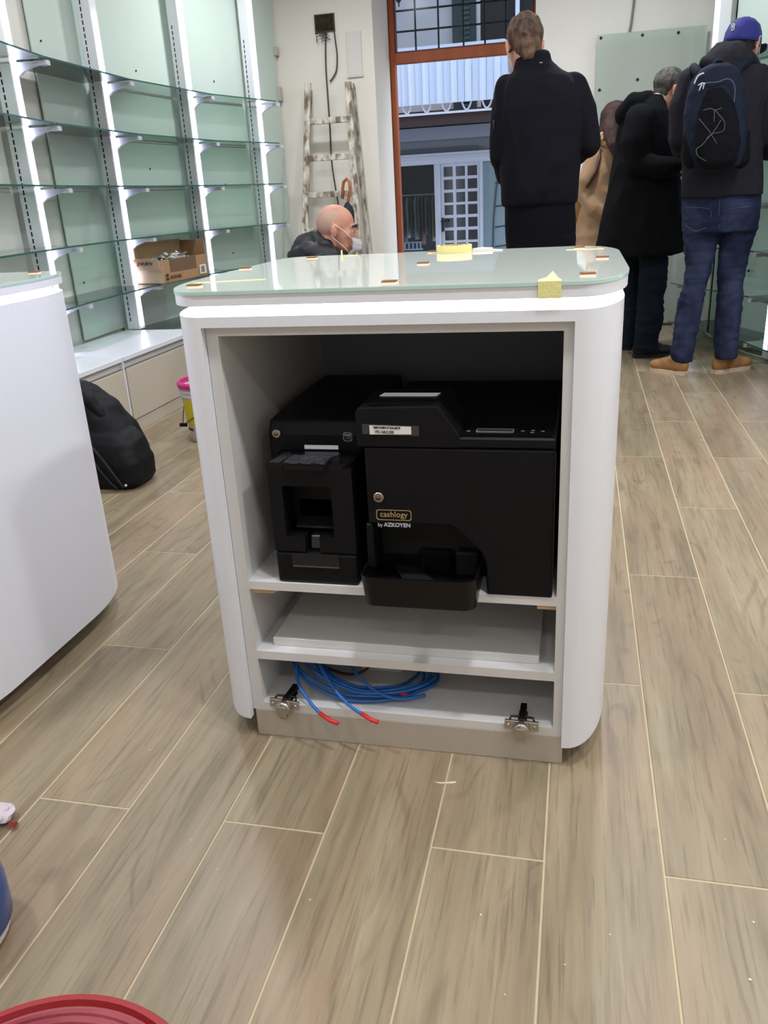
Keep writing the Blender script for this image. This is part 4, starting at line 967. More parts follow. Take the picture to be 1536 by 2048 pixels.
# tissue with red tip
p = fl(4, 1645); tt = thing('glue_pouch', 'crumpled white wrapper with a small red tip at the left edge on the floor', 'wrapper', (p.x, p.y, 0))
m = MB(); bmesh.ops.create_icosphere(m.bm, subdivisions=3, radius=1)
for v in m.bm.verts:
    q = v.co.copy()*(1+0.3*noise.noise(v.co*2.3)); v.co = Vector((p.x-0.012+q.x*0.032, p.y+0.004+q.y*0.030, max(0.0003, 0.014+q.z*0.016)))
m.build('wrapper', mat('white_paper_wrap', (208, 198, 208), rough=0.6), tt)
a = fl(22, 1650, 0.012); b = fl(33, 1645, 0.006); m = MB(); m.tube([a, (a+b)/2, b], [0.007, 0.006, 0.004], 10); m.build('red_tip', mat('dull_red', (150, 62, 54), rough=0.5), tt)

# black rucksack on the floor behind the left counter
BAGK = mat('black_nylon', (11, 12, 16), rough=0.6, spec=0.2, bump=0.4, bscale=14)
def rucksack():
    t = thing('rucksack', 'slumped black rucksack on the floor behind the left counter', 'bag', (-1.93, 3.02, 0))
    cx, cy = -1.985, 3.06
    m = MB()
    m.loft([(cx+q[3], cy+q[4], q[0], q[1], q[2]) for q in [(0.00, 0.165, 0.10, 0.0, 0.0), (0.02, 0.18, 0.125, 0.0, 0.0), (0.12, 0.18, 0.135, -0.005, 0.0), (0.22, 0.16, 0.125, -0.03, 0.01), (0.32, 0.125, 0.10, -0.065, 0.02), (0.38, 0.09, 0.075, -0.10, 0.03), (0.415, 0.05, 0.05, -0.12, 0.035)]], 32, 3.2)
    fuse(m, 'bag_body', BAGK, t, 0.009, 2, wr=0.008, wscale=9, wstretch=(1, 1, 0.6))
    m = MB()   # wide lower pocket with a crisp edge
    m.loft([(cx+0.095, cy-0.07, 0.006, 0.115, 0.10), (cx+0.107, cy-0.075, 0.03, 0.125, 0.115), (cx+0.112, cy-0.075, 0.11, 0.122, 0.112), (cx+0.098, cy-0.068, 0.19, 0.105, 0.098), (cx+0.076, cy-0.058, 0.228, 0.088, 0.085), (cx+0.058, cy-0.055, 0.234, 0.07, 0.07)], 32, 3.6)
    fuse(m, 'front_pocket', BAGK, t, 0.008, 1, wr=0.004, wscale=13)
    m = MB()   # side flap folds
    m.limb([(cx-0.02, cy-0.13, 0.012), (cx-0.06, cy-0.135, 0.12), (cx-0.10, cy-0.105, 0.24), (cx-0.12, cy-0.07, 0.34)], [0.030, 0.036, 0.034, 0.026])
    m.limb([(cx-0.05, cy-0.05, 0.395), (cx+0.0, cy-0.06, 0.36), (cx+0.045, cy-0.055, 0.29)], [0.020, 0.026, 0.022])
    fuse(m, 'fold', BAGK, t, 0.008, 2, wr=0.006, wscale=16)
    for pts in (((-0.02, -0.196, 0.20), (0.03, -0.203, 0.14), (0.075, -0.205, 0.07), (0.10, -0.198, 0.02)), ((-0.05, -0.178, 0.19), (-0.01, -0.198, 0.12), (0.04, -0.203, 0.05), (0.07, -0.2, 0.015))):
        m = MB(); m.tube(smooth_path([Vector((cx+p[0]+0.075, cy+p[1]+0.006, p[2])) for p in pts]), 0.0055, 6); m.build('piping', BLACKD, t, smooth=True)
    m = MB(); m.tube(smooth_path([Vector(p) for p in ((cx-0.15, cy-0.01, 0.395), (cx-0.14, cy-0.05, 0.44), (cx-0.09, cy-0.06, 0.445), (cx-0.065, cy-0.03, 0.395))]), 0.010, 8); m.build('top_handle', BAGK, t, smooth=True)
    q = fl(278, 958, 0.02); m = MB(); m.ell((cx+0.185, cy-0.190, 0.030), (0.006, 0.006, 0.006), n=10); m.build('zip_pull', SILV, t, smooth=True)
rucksack()
# ================================================================== STREET OUTSIDE
S = 14.0
def ax_(px, py, Y=S): return at(px, py, Y)
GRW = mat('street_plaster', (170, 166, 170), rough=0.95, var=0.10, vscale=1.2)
GRL = mat('street_plaster_shaded', (128, 134, 142), rough=0.95, var=0.08, vscale=1.0)  # darker copy of the wall plaster, shade under the balcony put into its colour
WFR = mat('white_painted_wood', (200, 208, 226), rough=0.5)
DGL = mat('dark_shop_glass', (22, 28, 38), rough=0.12, spec=0.5)
GUT = mat('brown_gutter', (56, 42, 44), rough=0.7)
SHUT = mat('dark_green_shutter', (26, 44, 46), rough=0.6)
LBL = mat('pale_blue_shutter', (136, 160, 172), rough=0.6)
def Z(px, py, Y=S): return at(px, py, Y).z
bd = thing('facing_building', 'pale building across the street with balcony, shutters and a small shop', 'building', (-2.0, S, -0.4))
zc = Z(880, 268); zd = Z(885, 250)
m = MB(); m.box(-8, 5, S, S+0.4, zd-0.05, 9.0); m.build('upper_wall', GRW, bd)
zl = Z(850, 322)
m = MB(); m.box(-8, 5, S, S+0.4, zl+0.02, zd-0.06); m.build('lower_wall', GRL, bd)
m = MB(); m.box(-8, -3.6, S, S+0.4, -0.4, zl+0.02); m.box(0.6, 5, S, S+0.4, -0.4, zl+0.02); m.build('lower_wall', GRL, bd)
m = MB(); m.box(-8, 5, S-0.95, S, zd-0.02, zd+0.10); m.build('balcony_slab', mat('stained_concrete', (120, 114, 112), rough=1, var=0.4, vscale=3), bd)
m = MB(); m.box(-8, 5, S-0.98, S-0.93, zd-0.06, zd+0.13); m.build('gutter', GUT, bd)
m = MB(); m.box(-8, 5, S-0.20, S, zc-0.09, zc+0.09); m.build('cornice', mat('cornice_paint', (150, 158, 176), rough=0.8), bd)
m = MB(); z_ = Z(870, 306); m.box(-3.5, -1.6, S-0.06, S, z_-0.06, z_+0.06); m.build('sign_board', mat('slate_sign', (78, 84, 96), rough=0.7), bd)
m = MB(); m.box(-3.6, 0.6, S-0.10, S, zl-0.06, zl+0.10); m.box(-3.6, 0.6, S-0.13, S, zl+0.02, zl+0.05); m.build('shop_cornice', WFR, bd)
# balcony with rails, ovals and corrugated sheets
YBAL = 13.0
ztop = at(890, 92, YBAL).z; zb1 = at(880, 226, YBAL).z
m = MB(); m.box(-6, 2.5, YBAL-0.02, YBAL+0.02, ztop-0.02, ztop+0.02); m.box(-6, 2.5, YBAL-0.015, YBAL+0.015, zb1-0.015, zb1+0.015)
bal = m.build('balcony_railing', mat('white_iron', (214, 222, 240), rough=0.4), bd)
m = MB(); m.box(-4.3, -4.27, YBAL, YBAL+0.9, zb1-0.1, ztop); m.build('rail_post', MATS['white_iron'], bal)
# ovals
opx = [814, 854, 893, 933, 974]; xs = [at(p, 220, YBAL).x for p in opx]; stp = (xs[-1]-xs[0])/4
zo0 = zb1+0.02; zo1 = ztop-0.02; zc_ = (zo0+zo1)/2; rz = (zo1-zo0)/2; rx = stp*0.34
OV = MB(); OV.tube([(rx*math.cos(2*PI*k/28), 0, rz*math.sin(2*PI*k/28)) for k in range(29)], 0.014, 6, cap=False)
ovm = bpy.data.meshes.new('oval'); OV.bm.to_mesh(ovm); OV.bm.free(); ovm.materials.append(MATS['white_iron'])
for k in range(-3, 10):
    o = bpy.data.objects.new('oval_ring', ovm); C.objects.link(o); o.parent = bal; o.location = (xs[0]+stp*k, YBAL, zc_)
zp1 = at(880, 120, YBAL-0.06).z; zp0 = at(880, 207, YBAL-0.06).z
SHM = mat('translucent_sheet', (186, 204, 232), rough=0.35)
SHM2 = mat('translucent_sheet_b', (202, 216, 238), rough=0.35)
x_ = at(784, 170, YBAL-0.06).x-1.3; w_ = at(824, 170, YBAL-0.06).x-at(810, 170, YBAL-0.06).x
sm_ = []
for mm in (SHM, SHM2):
    q = MB(); q.prism([(0, 0), (w_*0.5, -0.018), (w_-0.004, 0), (w_-0.004, 0.006), (w_*0.5, -0.012), (0, 0.006)], 0, zp1-zp0); me = bpy.data.meshes.new('sheet'); q.bm.to_mesh(me); q.bm.free(); me.materials.append(mm); sm_.append(me)
for k in range(44):
    o = bpy.data.objects.new('privacy_sheet', sm_[k % 2]); C.objects.link(o); o.parent = bal; o.location = (x_+k*w_, YBAL-0.06, zp0)
# shutters and upstairs opening
a = at(905, 60, S-0.03); b = at(953, 60, S-0.03)
m = MB(); m.box(a.x, b.x, S-0.06, S, zd+0.1, zd+2.4); sh = m.build('shutter', SHUT, bd)
m = MB(); z = zd+0.16
while z < zd+2.3:
    m.box(a.x+0.14, b.x-0.10, S-0.075, S-0.06, z, z+0.035); z += 0.065
m.build('louvres', mat('shutter_louvre', (38, 60, 60), rough=0.6), sh, kind='stuff')
m = MB(); m.box(b.x, b.x+0.06, S-0.05, S, zd+0.1, zd+2.4); m.build('window_trim', mat('pale_trim', (170, 166, 168), rough=0.7), bd)
m = MB(); m.box(b.x+0.06, b.x+1.1, S-0.02, S, zd+0.1, zd+2.4); m.build('balcony_doorway', mat('dark_interior', (30, 20, 22), rough=0.8), bd)
m = MB(); m.box(b.x+1.1, b.x+1.6, S-0.06, S, zd+0.1, zd+2.4); m.build('shutter', SHUT, bd)
q = at(1035, 30, S-0.05); m = MB(); m.box(q.x-0.03, q.x+0.03, S-0.07, S-0.02, q.z-0.1, q.z+0.9); m.build('window_trim', MATS['white_iron'], bd)
# lantern
q = at(797, -6, S-0.25); ln = thing('wall_lantern', 'black iron wall lantern on the building across the street', 'lantern', tuple(q))
m = MB(); m.lathe([(0, -0.13), (0.012, -0.12), (0.012, -0.08), (0.03, -0.06), (0.075, 0.0), (0.085, 0.02), (0.0, 0.02)], q, 8); m.build('cage', IRON, ln)
m = MB(); m.lathe([(0.07, 0.02), (0.09, 0.16), (0.0, 0.16)], q, 8); m.build('glass', mat('lantern_glass', (120, 124, 130), rough=0.2), ln)
m = MB(); m.lathe([(0.10, 0.16), (0.06, 0.22), (0.0, 0.25)], q, 8); m.build('hood', IRON, ln)
m = MB(); m.tube([q+Vector((0, 0, 0.24)), q+Vector((0, 0.1, 0.3)), q+Vector((0, 0.26, 0.25))], 0.012, 6); m.build('arm', IRON, ln)
# shop front
YD = S-0.05
xdl = at(876, 410, YD).x; xdr = at(966, 410, YD).x; zdt = Z(920, 322, YD); 
xwl = -3.6
m = MB(); m.box(xwl, xdl+1, S+0.9, S+1.0, -0.4, zl+0.1); m.box(xwl, xdl+1, S+0.42, S+0.9, zl, zl+0.1); m.box(xwl-0.05, xwl, S+0.05, S+1, -0.4, zl+0.1); m.build('shop_back_wall', mat('shop_dark', (30, 32, 40), rough=0.9, var=0.5, vscale=6), bd)
m = MB(); m.box(xwl, xdl-0.03, S-0.02, S-0.01, 0.2, zl-0.06); m.build('shop_window_pane', GLASSW, bd)
m = MB(); m.box(xwl, xwl+0.07, S-0.06, S+0.02, -0.4, zl); m.box(xwl, xdl, S-0.06, S+0.02, -0.4, 0.2); m.box(xdl-0.05, xdl, S-0.06, S+0.02, -0.4, zl); m.build('shop_window_frame', WFR, bd)
m = MB(); m.box(xdr-0.05, 0.6, S-0.02, S+0.05, -0.4, zl-0.02); lb = m.build('blue_shutter_panel', LBL, bd)
m = MB(); m.tube([at(1000, 330, S-0.03), at(992, 380, S-0.03), at(987, 440, S-0.03), at(985, 520, S-0.03)], 0.012, 5)
for y in (365, 411, 452, 491): m.tube([at(990, y+2, S-0.03), at(1010, y-1, S-0.03), at(1060, y-3, S-0.03)], 0.010, 5)
m.build('panel_lines', mat('panel_line', (60, 76, 92), rough=0.7), lb)
dr = thing('shop_door', 'white glazed door with small square panes across the street', 'door', ((xdl+xdr)/2, YD, -0.4))
m = MB(); m.box(xdl, xdl+0.05, YD-0.03, YD+0.05, -0.4, zdt+0.06); m.box(xdr-0.05, xdr, YD-0.03, YD+0.05, -0.4, zdt+0.06); m.box(xdl, xdr, YD-0.03, YD+0.05, zdt+0.0, zdt+0.06); m.build('door_frame', WFR, dr)
pxs = [(889, 907), (913, 931), (936, 955)]; pys = [(332, 352), (358, 378), (384, 404), (409, 429), (435, 454), (460, 480), (485, 505), (511, 531)]
xx = [(at(a, 420, YD).x, at(b, 420, YD).x) for a, b in pxs]; zv = [(Z(920, b, YD), Z(920, a, YD)) for a, b in pys]
fx0, fx1 = xdl+0.055, xdr-0.055
m = MB()
ex = [fx0]+[v for p_ in xx for v in p_]+[fx1]
for i in range(0, len(ex), 2): m.box(ex[i], ex[i+1], YD-0.01, YD+0.03, -0.36, zdt-0.005)
ez = [zdt-0.005]+[v for p_ in zv for v in (p_[1], p_[0])]+[-0.36]
for (xa, xb) in xx:
    for i in range(0, len(ez), 2): m.box(xa, xb, YD-0.008, YD+0.028, ez[i+1], ez[i])
m.build('door_leaf', WFR, dr)
for (xa, xb) in xx:
    for (za, zb2) in zv: m = MB(); m.box(xa, xb, YD+0.010, YD+0.016, za, zb2); m.build('pane', DGL, dr)
q = at(886, 442, YD-0.03); m = MB(); m.box(q.x-0.03, q.x+0.09, YD-0.08, YD-0.05, q.z-0.015, q.z+0.015); m.box(q.x-0.02, q.x+0.02, YD-0.06, YD-0.01, q.z-0.16, q.z+0.05); m.bevel(0.006, 1).build('door_handle', IRON, dr)
# clothes rail in the shop window
zr = Z(850, 389, S+0.3)
rl = thing('clothes_rail', 'thin metal clothes rail in the shop window across the street', 'rail', (-2.9, S+0.3, zr))
m = MB(); m.tube([(xwl+0.1, S+0.3, zr), (xdl-0.05, S+0.3, zr)], 0.012, 6); m.build('rod', STEEL, rl)
cols = [(96, 102, 112), (70, 74, 88), (150, 154, 164), (58, 62, 74), (136, 138, 148), (84, 86, 104), (110, 60, 66), (92, 100, 112), (64, 78, 80), (140, 120, 90), (90, 96, 106)]
gx = [801, 808, 815, 823, 831, 838, 845, 852, 859, 866, 873]
for k, (px, cc) in enumerate(zip(gx, cols)):
    q = at(px, 392, S+0.3); L_ = random.uniform(0.62, 0.8); m = MB()
    m.loft([(q.x, S+0.3, zr-0.03, 0.016, 0.05), (q.x, S+0.3, zr-0.12, 0.024, 0.16), (q.x+0.003, S+0.3, zr-L_*0.6, 0.021, 0.14), (q.x+random.uniform(0, 0.01), S+0.3, zr-L_, 0.022, 0.15)], 10)
    tag(m.build('garment', mat('garment_%d' % k, cc, rough=0.9, var=0.3, vscale=10, vstretch=(3, 3, 0.4)), smooth=True), ['first', 'second', 'third', 'fourth', 'fifth', 'sixth', 'seventh', 'eighth', 'ninth', 'tenth', 'eleventh'][k]+' garment from the left on the rail in the shop window', 'clothes', 'garments in the shop window')
bn = thing('white_bench', 'small white slatted rack at the foot of the shop window across the street', 'rack', tuple(at(820, 495, S+0.12)))
for px in (803, 810, 818, 826, 834, 841):
    q = at(px, 492, S+0.12); m = MB(); m.box(q.x-0.012, q.x+0.012, S+0.11, S+0.13, q.z-0.06, q.z+0.05); m.build('slat', WFR, bn)
q0 = at(799, 486, S+0.12); q1 = at(845, 486, S+0.12); q2 = at(820, 499, S+0.12)
m = MB(); m.box(q0.x, q1.x, S+0.105, S+0.135, q0.z-0.012, q0.z+0.012); m.box(q0.x, q1.x, S+0.105, S+0.135, q2.z-0.012, q2.z+0.012); m.build('rack_bar', WFR, bn)
m = MB(); m.box(-9, 7, 7.9, S, -0.5, -0.4); struct('street_ground', m, mat('street_paving', (110, 108, 106), rough=0.9, var=0.2, vscale=2))

# ================================================================== PEOPLE
DENIM = mat('blue_denim', (50, 58, 86), rough=0.9, spec=0.2, col2=(26, 32, 56), vscale=7, vstretch=(1, 1, 0.6), bump=0.3, bscale=60)
DENIMD = mat('dark_denim', (18, 23, 36), rough=0.9, spec=0.15, bump=0.25, bscale=50)
JKG = mat('charcoal_jacket', (34, 34, 41), rough=0.9, spec=0.2, bump=0.3, bscale=30)
NAVY = mat('navy_pack_cloth', (20, 28, 46), rough=0.8, spec=0.2, bump=0.3, bscale=45)
NAVYD = mat('black_pack_cloth', (10, 11, 17), rough=0.85, spec=0.15, bump=0.4, bscale=40)
TROU = mat('black_trousers', (10, 11, 17), rough=0.9, spec=0.12, bump=0.2, bscale=30)
COATK = mat('black_wool_coat', (10, 11, 14), rough=0.95, spec=0.15, bump=0.3, bscale=60)
CAMEL = mat('camel_coat', (160, 128, 98), rough=0.95, bump=0.2, bscale=60, sheen=0.3, var=0.06, vscale=6)
MASKM = mat('white_face_mask', (240, 240, 244), rough=0.8, bump=0.15, bscale=30)
SHOET = mat('tan_suede', (158, 116, 70), rough=0.9, var=0.15, vscale=18)
SOLE = mat('cream_sole', (206, 184, 160), rough=0.6)
SHOEK = mat('black_shoe', (13, 13, 17), rough=0.6)
def hairm(name, c1, c2): return mat(name, c1, rough=0.75, col2=c2, vscale=40, vstretch=(1, 1, 0.3), bump=0.8, bscale=150, bstretch=(1, 1, 0.35))
def headM(c, yaw, pitch, s=1.0, roll=0.0):
    """yaw 0 looks along +y, positive turns left; pitch positive looks down"""
    return Matrix.Translation(c) @ Matrix.Rotation(yaw, 4, 'Z') @ Matrix.Rotation(-pitch, 4, 'X') @ Matrix.Rotation(roll, 4, 'Y') @ Matrix.Diagonal((s, s, s, 1))
def add_head(m, M):
    m.ell((0, -0.015, 0.035), (0.077, 0.098, 0.088), M, 24)
    m.ell((0, 0.028, -0.010), (0.066, 0.070, 0.080), M, 20)
    m.ell((0, 0.034, -0.055), (0.053, 0.058, 0.052), M, 20)
    m.ell((0, 0.070, -0.092), (0.024, 0.020, 0.020), M, 14)
    m.ell((0, 0.074, 0.030), (0.050, 0.020, 0.014), M, 14)       # brow
    m.ell((0, 0.100, -0.012), (0.010, 0.014, 0.026), M, 12)
    m.ell((0, 0.108, -0.026), (0.015, 0.013, 0.010), M, 12)      # nose
    m.ell((0, 0.086, -0.058), (0.024, 0.012, 0.010), M, 12)      # lips
    for s in (-1, 1):
        m.ell((s*0.083, -0.006, -0.004), (0.011, 0.018, 0.032), M, 14, Matrix.Rotation(s*0.25, 3, 'Z'))
        m.ell((s*0.090, -0.016, 0.004), (0.006, 0.010, 0.026), M, 12)
        m.ell((s*0.048, 0.058, -0.012), (0.018, 0.020, 0.020), M, 12)
def add_hand(m, M, s=1, curl=0.5):
    """palm in local xy plane, fingers along +y, thumb on +x*s, palm normal -z"""
    m.ell((0, 0.045, 0), (0.040, 0.050, 0.014), M, 16)
    m.ell((s*0.014, 0.028, -0.006), (0.020, 0.032, 0.014), M, 12)
    for i, (x, L_) in enumerate(((0.030, 0.070), (0.010, 0.079), (-0.011, 0.073), (-0.031, 0.057))):
        a = 0.0; p = Vector((s*x, 0.083-abs(x)*0.15, 0)); P = [p]
        for f_ in (0.45, 0.32, 0.23):
            a += curl*(0.8 if f_ == 0.45 else 1.0); p = p+Vector((s*x*0.12, math.cos(a), -math.sin(a)))*L_*f_; P.append(p)
        m.limb([M @ q for q in P], [0.0092, 0.0086, 0.0078, 0.0068], 8)
    P = [Vector((s*0.030, 0.018, -0.004)), Vector((s*0.054, 0.040, -0.012)), Vector((s*0.060, 0.066, -0.022)), Vector((s*0.056, 0.086, -0.034))]
    m.limb([M @ q for q in P], [0.0125, 0.0115, 0.0098, 0.0080], 8)
def aim(p, d, up=(0, 0, 1)):
    y = Vector(d).normalized(); z = Vector(up); x = y.cross(z).normalized(); z = x.cross(y)
    return Matrix(((x.x, y.x, z.x, p[0]), (x.y, y.y, z.y, p[1]), (x.z, y.z, z.z, p[2]), (0, 0, 0, 1)))
def ears_loop(M, parent, side=(-1, 1)):
    for s in side:
        m = MB(); m.tube([M @ Vector(p) for p in ((s*0.056, 0.078, -0.022), (s*0.074, 0.040, 0.008), (s*0.090, -0.004, 0.030), (s*0.092, -0.020, 0.016))], 0.0016, 6)
        m.tube([M @ Vector(p) for p in ((s*0.050, 0.070, -0.088), (s*0.066, 0.034, -0.060), (s*0.086, -0.006, -0.034), (s*0.090, -0.018, -0.020))], 0.0016, 6)
        m.build('ear_loop', MASKM, parent)
def mask(M, t, side=(-1, 1)):
    m = MB(); nu, nv = 18, 12; g = []
    for j in range(nv+1):
        v = j/nv; row = []
        z = -0.020-0.095*v
        for i in range(nu+1):
            u = (i/nu*2-1); a = u*1.15
            bul = 0.108+0.016*math.sin(v*PI)-0.032*max(0, v-0.55)/0.45+0.010*math.exp(-(u*3)**2)*(1-v)
            x = 0.064*math.sin(a); y = bul*(math.cos(a)*0.55+0.50)-0.004*math.sin(v*PI*6)*0.5
            row.append(m.bm.verts.new(M @ Vector((x*(1-0.12*v), y, z+0.014*u*u*(0.5-v)))))
        g.append(row)
    for j in range(nv):
        for i in range(nu): m.bm.faces.new((g[j][i], g[j][i+1], g[j+1][i+1], g[j+1][i]))
    bmesh.ops.solidify(m.bm, geom=list(m.bm.faces), thickness=0.002)
    o = m.build('face_mask', MASKM, t, smooth=True); ears_loop(M, o, side); return o
def shoe(toe, heel, z, h, mm, ms, parent, name='shoe', w=0.048, ank=None):
    toe = Vector(toe); heel = Vector(heel); d = toe-heel; L_ = d.length; M = aim((heel.x, heel.y, z), (d.x, d.y, 0))
    m = MB()
    pr = [(-0.0, 0.030), (0.04, 0.036), (L_*0.35, 0.034), (L_*0.62, w), (L_*0.86, w*0.86), (L_, 0.018)]
    lf = [( -x, y) for y, x in pr]; rt_ = [(x, y) for y, x in pr]
    m.prism(lf+rt_[::-1], 0.0, 0.024, M); so = None
    bmesh.ops.bevel(m.bm, geom=[e for e in m.bm.edges if abs(e.verts[0].co.z-e.verts[1].co.z) > 0.01], offset=0.008, segments=2, affect='EDGES')
    so_m = m
    m2 = MB()
    m2.ell((0, L_*0.78, 0.042), (w*0.92, L_*0.24, 0.034), M, 18); m2.ell((0, L_*0.5, 0.050), (w*0.80, L_*0.30, 0.048), M, 18)
    m2.ell((0, 0.045, 0.055), (0.037, 0.052, 0.055), M, 18); m2.limb([M @ Vector((0, 0.055, 0.05)), M @ Vector((0, 0.055, h))], [0.044, 0.045], 18)
    m2.limb([M @ Vector((0, L_*0.5, 0.07)), M @ Vector((0, 0.08, h-0.01))], [0.032, 0.036], 14)
    sh_ = fuse(m2, name, mm, parent, 0.006, 3); so_m.build('sole', ms, sh_)
    for k in range(3):
        yy = L_*0.60-k*0.022; zz_ = 0.088+k*0.011
        q = MB(); q.tube([M @ Vector((-0.022, yy, zz_-0.004)), M @ Vector((0, yy+0.004, zz_+0.008)), M @ Vector((0.022, yy, zz_-0.004))], 0.0022, 6); q.build('lace', mat('lace', (60, 50, 40), rough=0.8), sh_)
def ring(pl, pr, py, Y, d, tl=0.0, e=None):
    a = at(pl, py, Y); b = at(pr, py, Y); return ((a.x+b.x)/2, Y+tl, (a.z+b.z)/2, abs(b.x-a.x)/2, d)
def leg_rings(rows, Y, k=0.95, tl=0.0): return [ring(a, b, y, Y+(r[0] if r else 0), abs(at(b, y, Y).x-at(a, y, Y).x)/2*k, tl) for (a, b, y, *r) in rows]
def body_from(m, t, M, torso, arms, legs, hands):
    """continuous skin body: head, neck, slim torso, limbs, hands"""
    add_head(m, M)
    neck = M @ Vector((0, -0.025, -0.05))
    m.limb([neck, torso[0]], [0.056, 0.060])
    m.limb(torso, [0.085]*1+[0.105]*(len(torso)-1))
    for P, r in arms: m.limb(P, r)
    for P, r in legs: m.limb(P, r)
    for Mh, s, c_ in hands: add_hand(m, Mh, s, c_)
    return fuse(m, 'body', SKIN, t, 0.006, 3)

# ---- man in black jacket, seen from behind, at the doorway side of the counter
Y1 = 4.35
t = thing('person', 'person in a black jacket and black trousers standing behind the counter, seen from the back', 'person', (-0.18, Y1, 0))
hc = at(1048, 92, Y1+0.02); M1 = headM(hc, math.radians(22), math.radians(16), 0.98)
sh = Vector((-0.195, Y1, 1.50)); 
armL = [at(1016, 182, Y1), at(1004, 312, Y1), at(1044, 345, Y1+0.30)]
armR = [at(1146, 178, Y1), at(1173, 290, Y1-0.01), at(1100, 320, Y1+0.30)]
body_from(MB(), t, M1, [Vector((-0.20, Y1-0.01, 1.50)), Vector((-0.19, Y1, 1.32)), Vector((-0.18, Y1, 1.05)), Vector((-0.17, Y1, 0.95))],
    [(armL, [0.045, 0.038, 0.026]), (armR, [0.045, 0.038, 0.026])],
    [([Vector((-0.24, Y1, 0.90)), Vector((-0.265, Y1+0.01, 0.5)), Vector((-0.28, Y1, 0.09))], [0.08, 0.05, 0.035]), ([Vector((-0.12, Y1, 0.90)), Vector((-0.09, Y1+0.01, 0.5)), Vector((-0.07, Y1, 0.09))], [0.08, 0.05, 0.035])],
    [(aim(armL[2], (0.3, 0.8, 0.1)), 1, 0.6), (aim(armR[2], (-0.4, 0.8, 0.1)), -1, 0.6)])
m = MB()
m.loft([ring(1007, 1151, 408, Y1, 0.135), ring(1005, 1154, 380, Y1, 0.15), ring(1003, 1160, 320, Y1, 0.155), ring(999, 1166, 260, Y1, 0.155), ring(999, 1167, 215, Y1, 0.15), ring(1004, 1160, 180, Y1, 0.135), ring(1015, 1140, 158, Y1, 0.115), ring(1028, 1116, 143, Y1, 0.09), ring(1030, 1102, 128, Y1+0.0, 0.078), ring(1034, 1098, 108, Y1, 0.072)], 36, 2.4)
m.limb([at(1016, 182, Y1), at(1006, 235, Y1-0.01), at(1004, 310, Y1), at(1014, 350, Y1+0.12), at(1040, 345, Y1+0.28)], [0.062, 0.060, 0.052, 0.050, 0.042])
m.limb([at(1146, 178, Y1), at(1164, 220, Y1-0.01), at(1175, 288, Y1-0.01), at(1140, 315, Y1+0.16), at(1105, 320, Y1+0.28)], [0.064, 0.062, 0.055, 0.050, 0.042])
fuse(m, 'jacket', CLOTHK, t, 0.008, 3, wr=0.012, wscale=6, wstretch=(1, 1, 0.5))
m = MB(); R0 = [(1014, 1151, 400), (1010, 1151, 430)]
m.loft([ring(1010, 1150, 396, Y1, 0.13), ring(1010, 1151, 430, Y1, 0.13), ring(1011, 1151, 470, Y1, 0.125), ring(1013, 1150, 500, Y1, 0.12)], 32)
for s, cx in ((-1, -0.258), (1, -0.105)):
    m.loft([(cx, Y1, 0.86, 0.088, 0.110), (cx, Y1, 0.70, 0.080, 0.10), (cx+s*0.005, Y1+0.01, 0.48, 0.070, 0.082), (cx+s*0.01, Y1, 0.25, 0.062, 0.075), (cx+s*0.01, Y1, 0.05, 0.058, 0.072)], 24)
fuse(m, 'trousers', TROU, t, 0.008, 3, wr=0.003)
for s, cx in ((-1, -0.285), (1, -0.065)): shoe((cx+s*0.03, Y1+0.20), (cx, Y1-0.075), 0, 0.09, SHOEK, SHOEK, t)
m = MB()
m.ell((0, -0.020, 0.042), (0.083, 0.102, 0.091), M1, 28); m.ell((0, -0.052, -0.020), (0.066, 0.056, 0.060), M1, 20); m.ell((0, -0.07, -0.062), (0.047, 0.028, 0.034), M1, 16)
for s in (-1, 1): m.ell((s*0.066, 0.012, 0.012), (0.016, 0.030, 0.032), M1, 12)
fuse(m, 'hair', hairm('brown_hair', (92, 66, 48), (44, 32, 28)), t, 0.005, 1, wr=0.007, wscale=34, wstretch=(1, 1, 0.5))
mask(M1, t)
m = MB(); q = at(1083, 128, Y1-0.062); m.box(q.x-0.006, q.x-0.002, q.y-0.052, q.y-0.046, q.z-0.002, q.z+0.002); m.box(q.x+0.002, q.x+0.006, q.y-0.052, q.y-0.046, q.z-0.002, q.z+0.002); m.build('collar_logo', SILV, t)
q = at(989, 250, Y1-0.02); m = MB(); m.cyl((q.x-0.003, q.y-0.01, q.z), 0.03, 0.006, 'X', 20); m.build('sleeve_badge', mat('badge_grey', (44, 46, 56), rough=0.8), t)

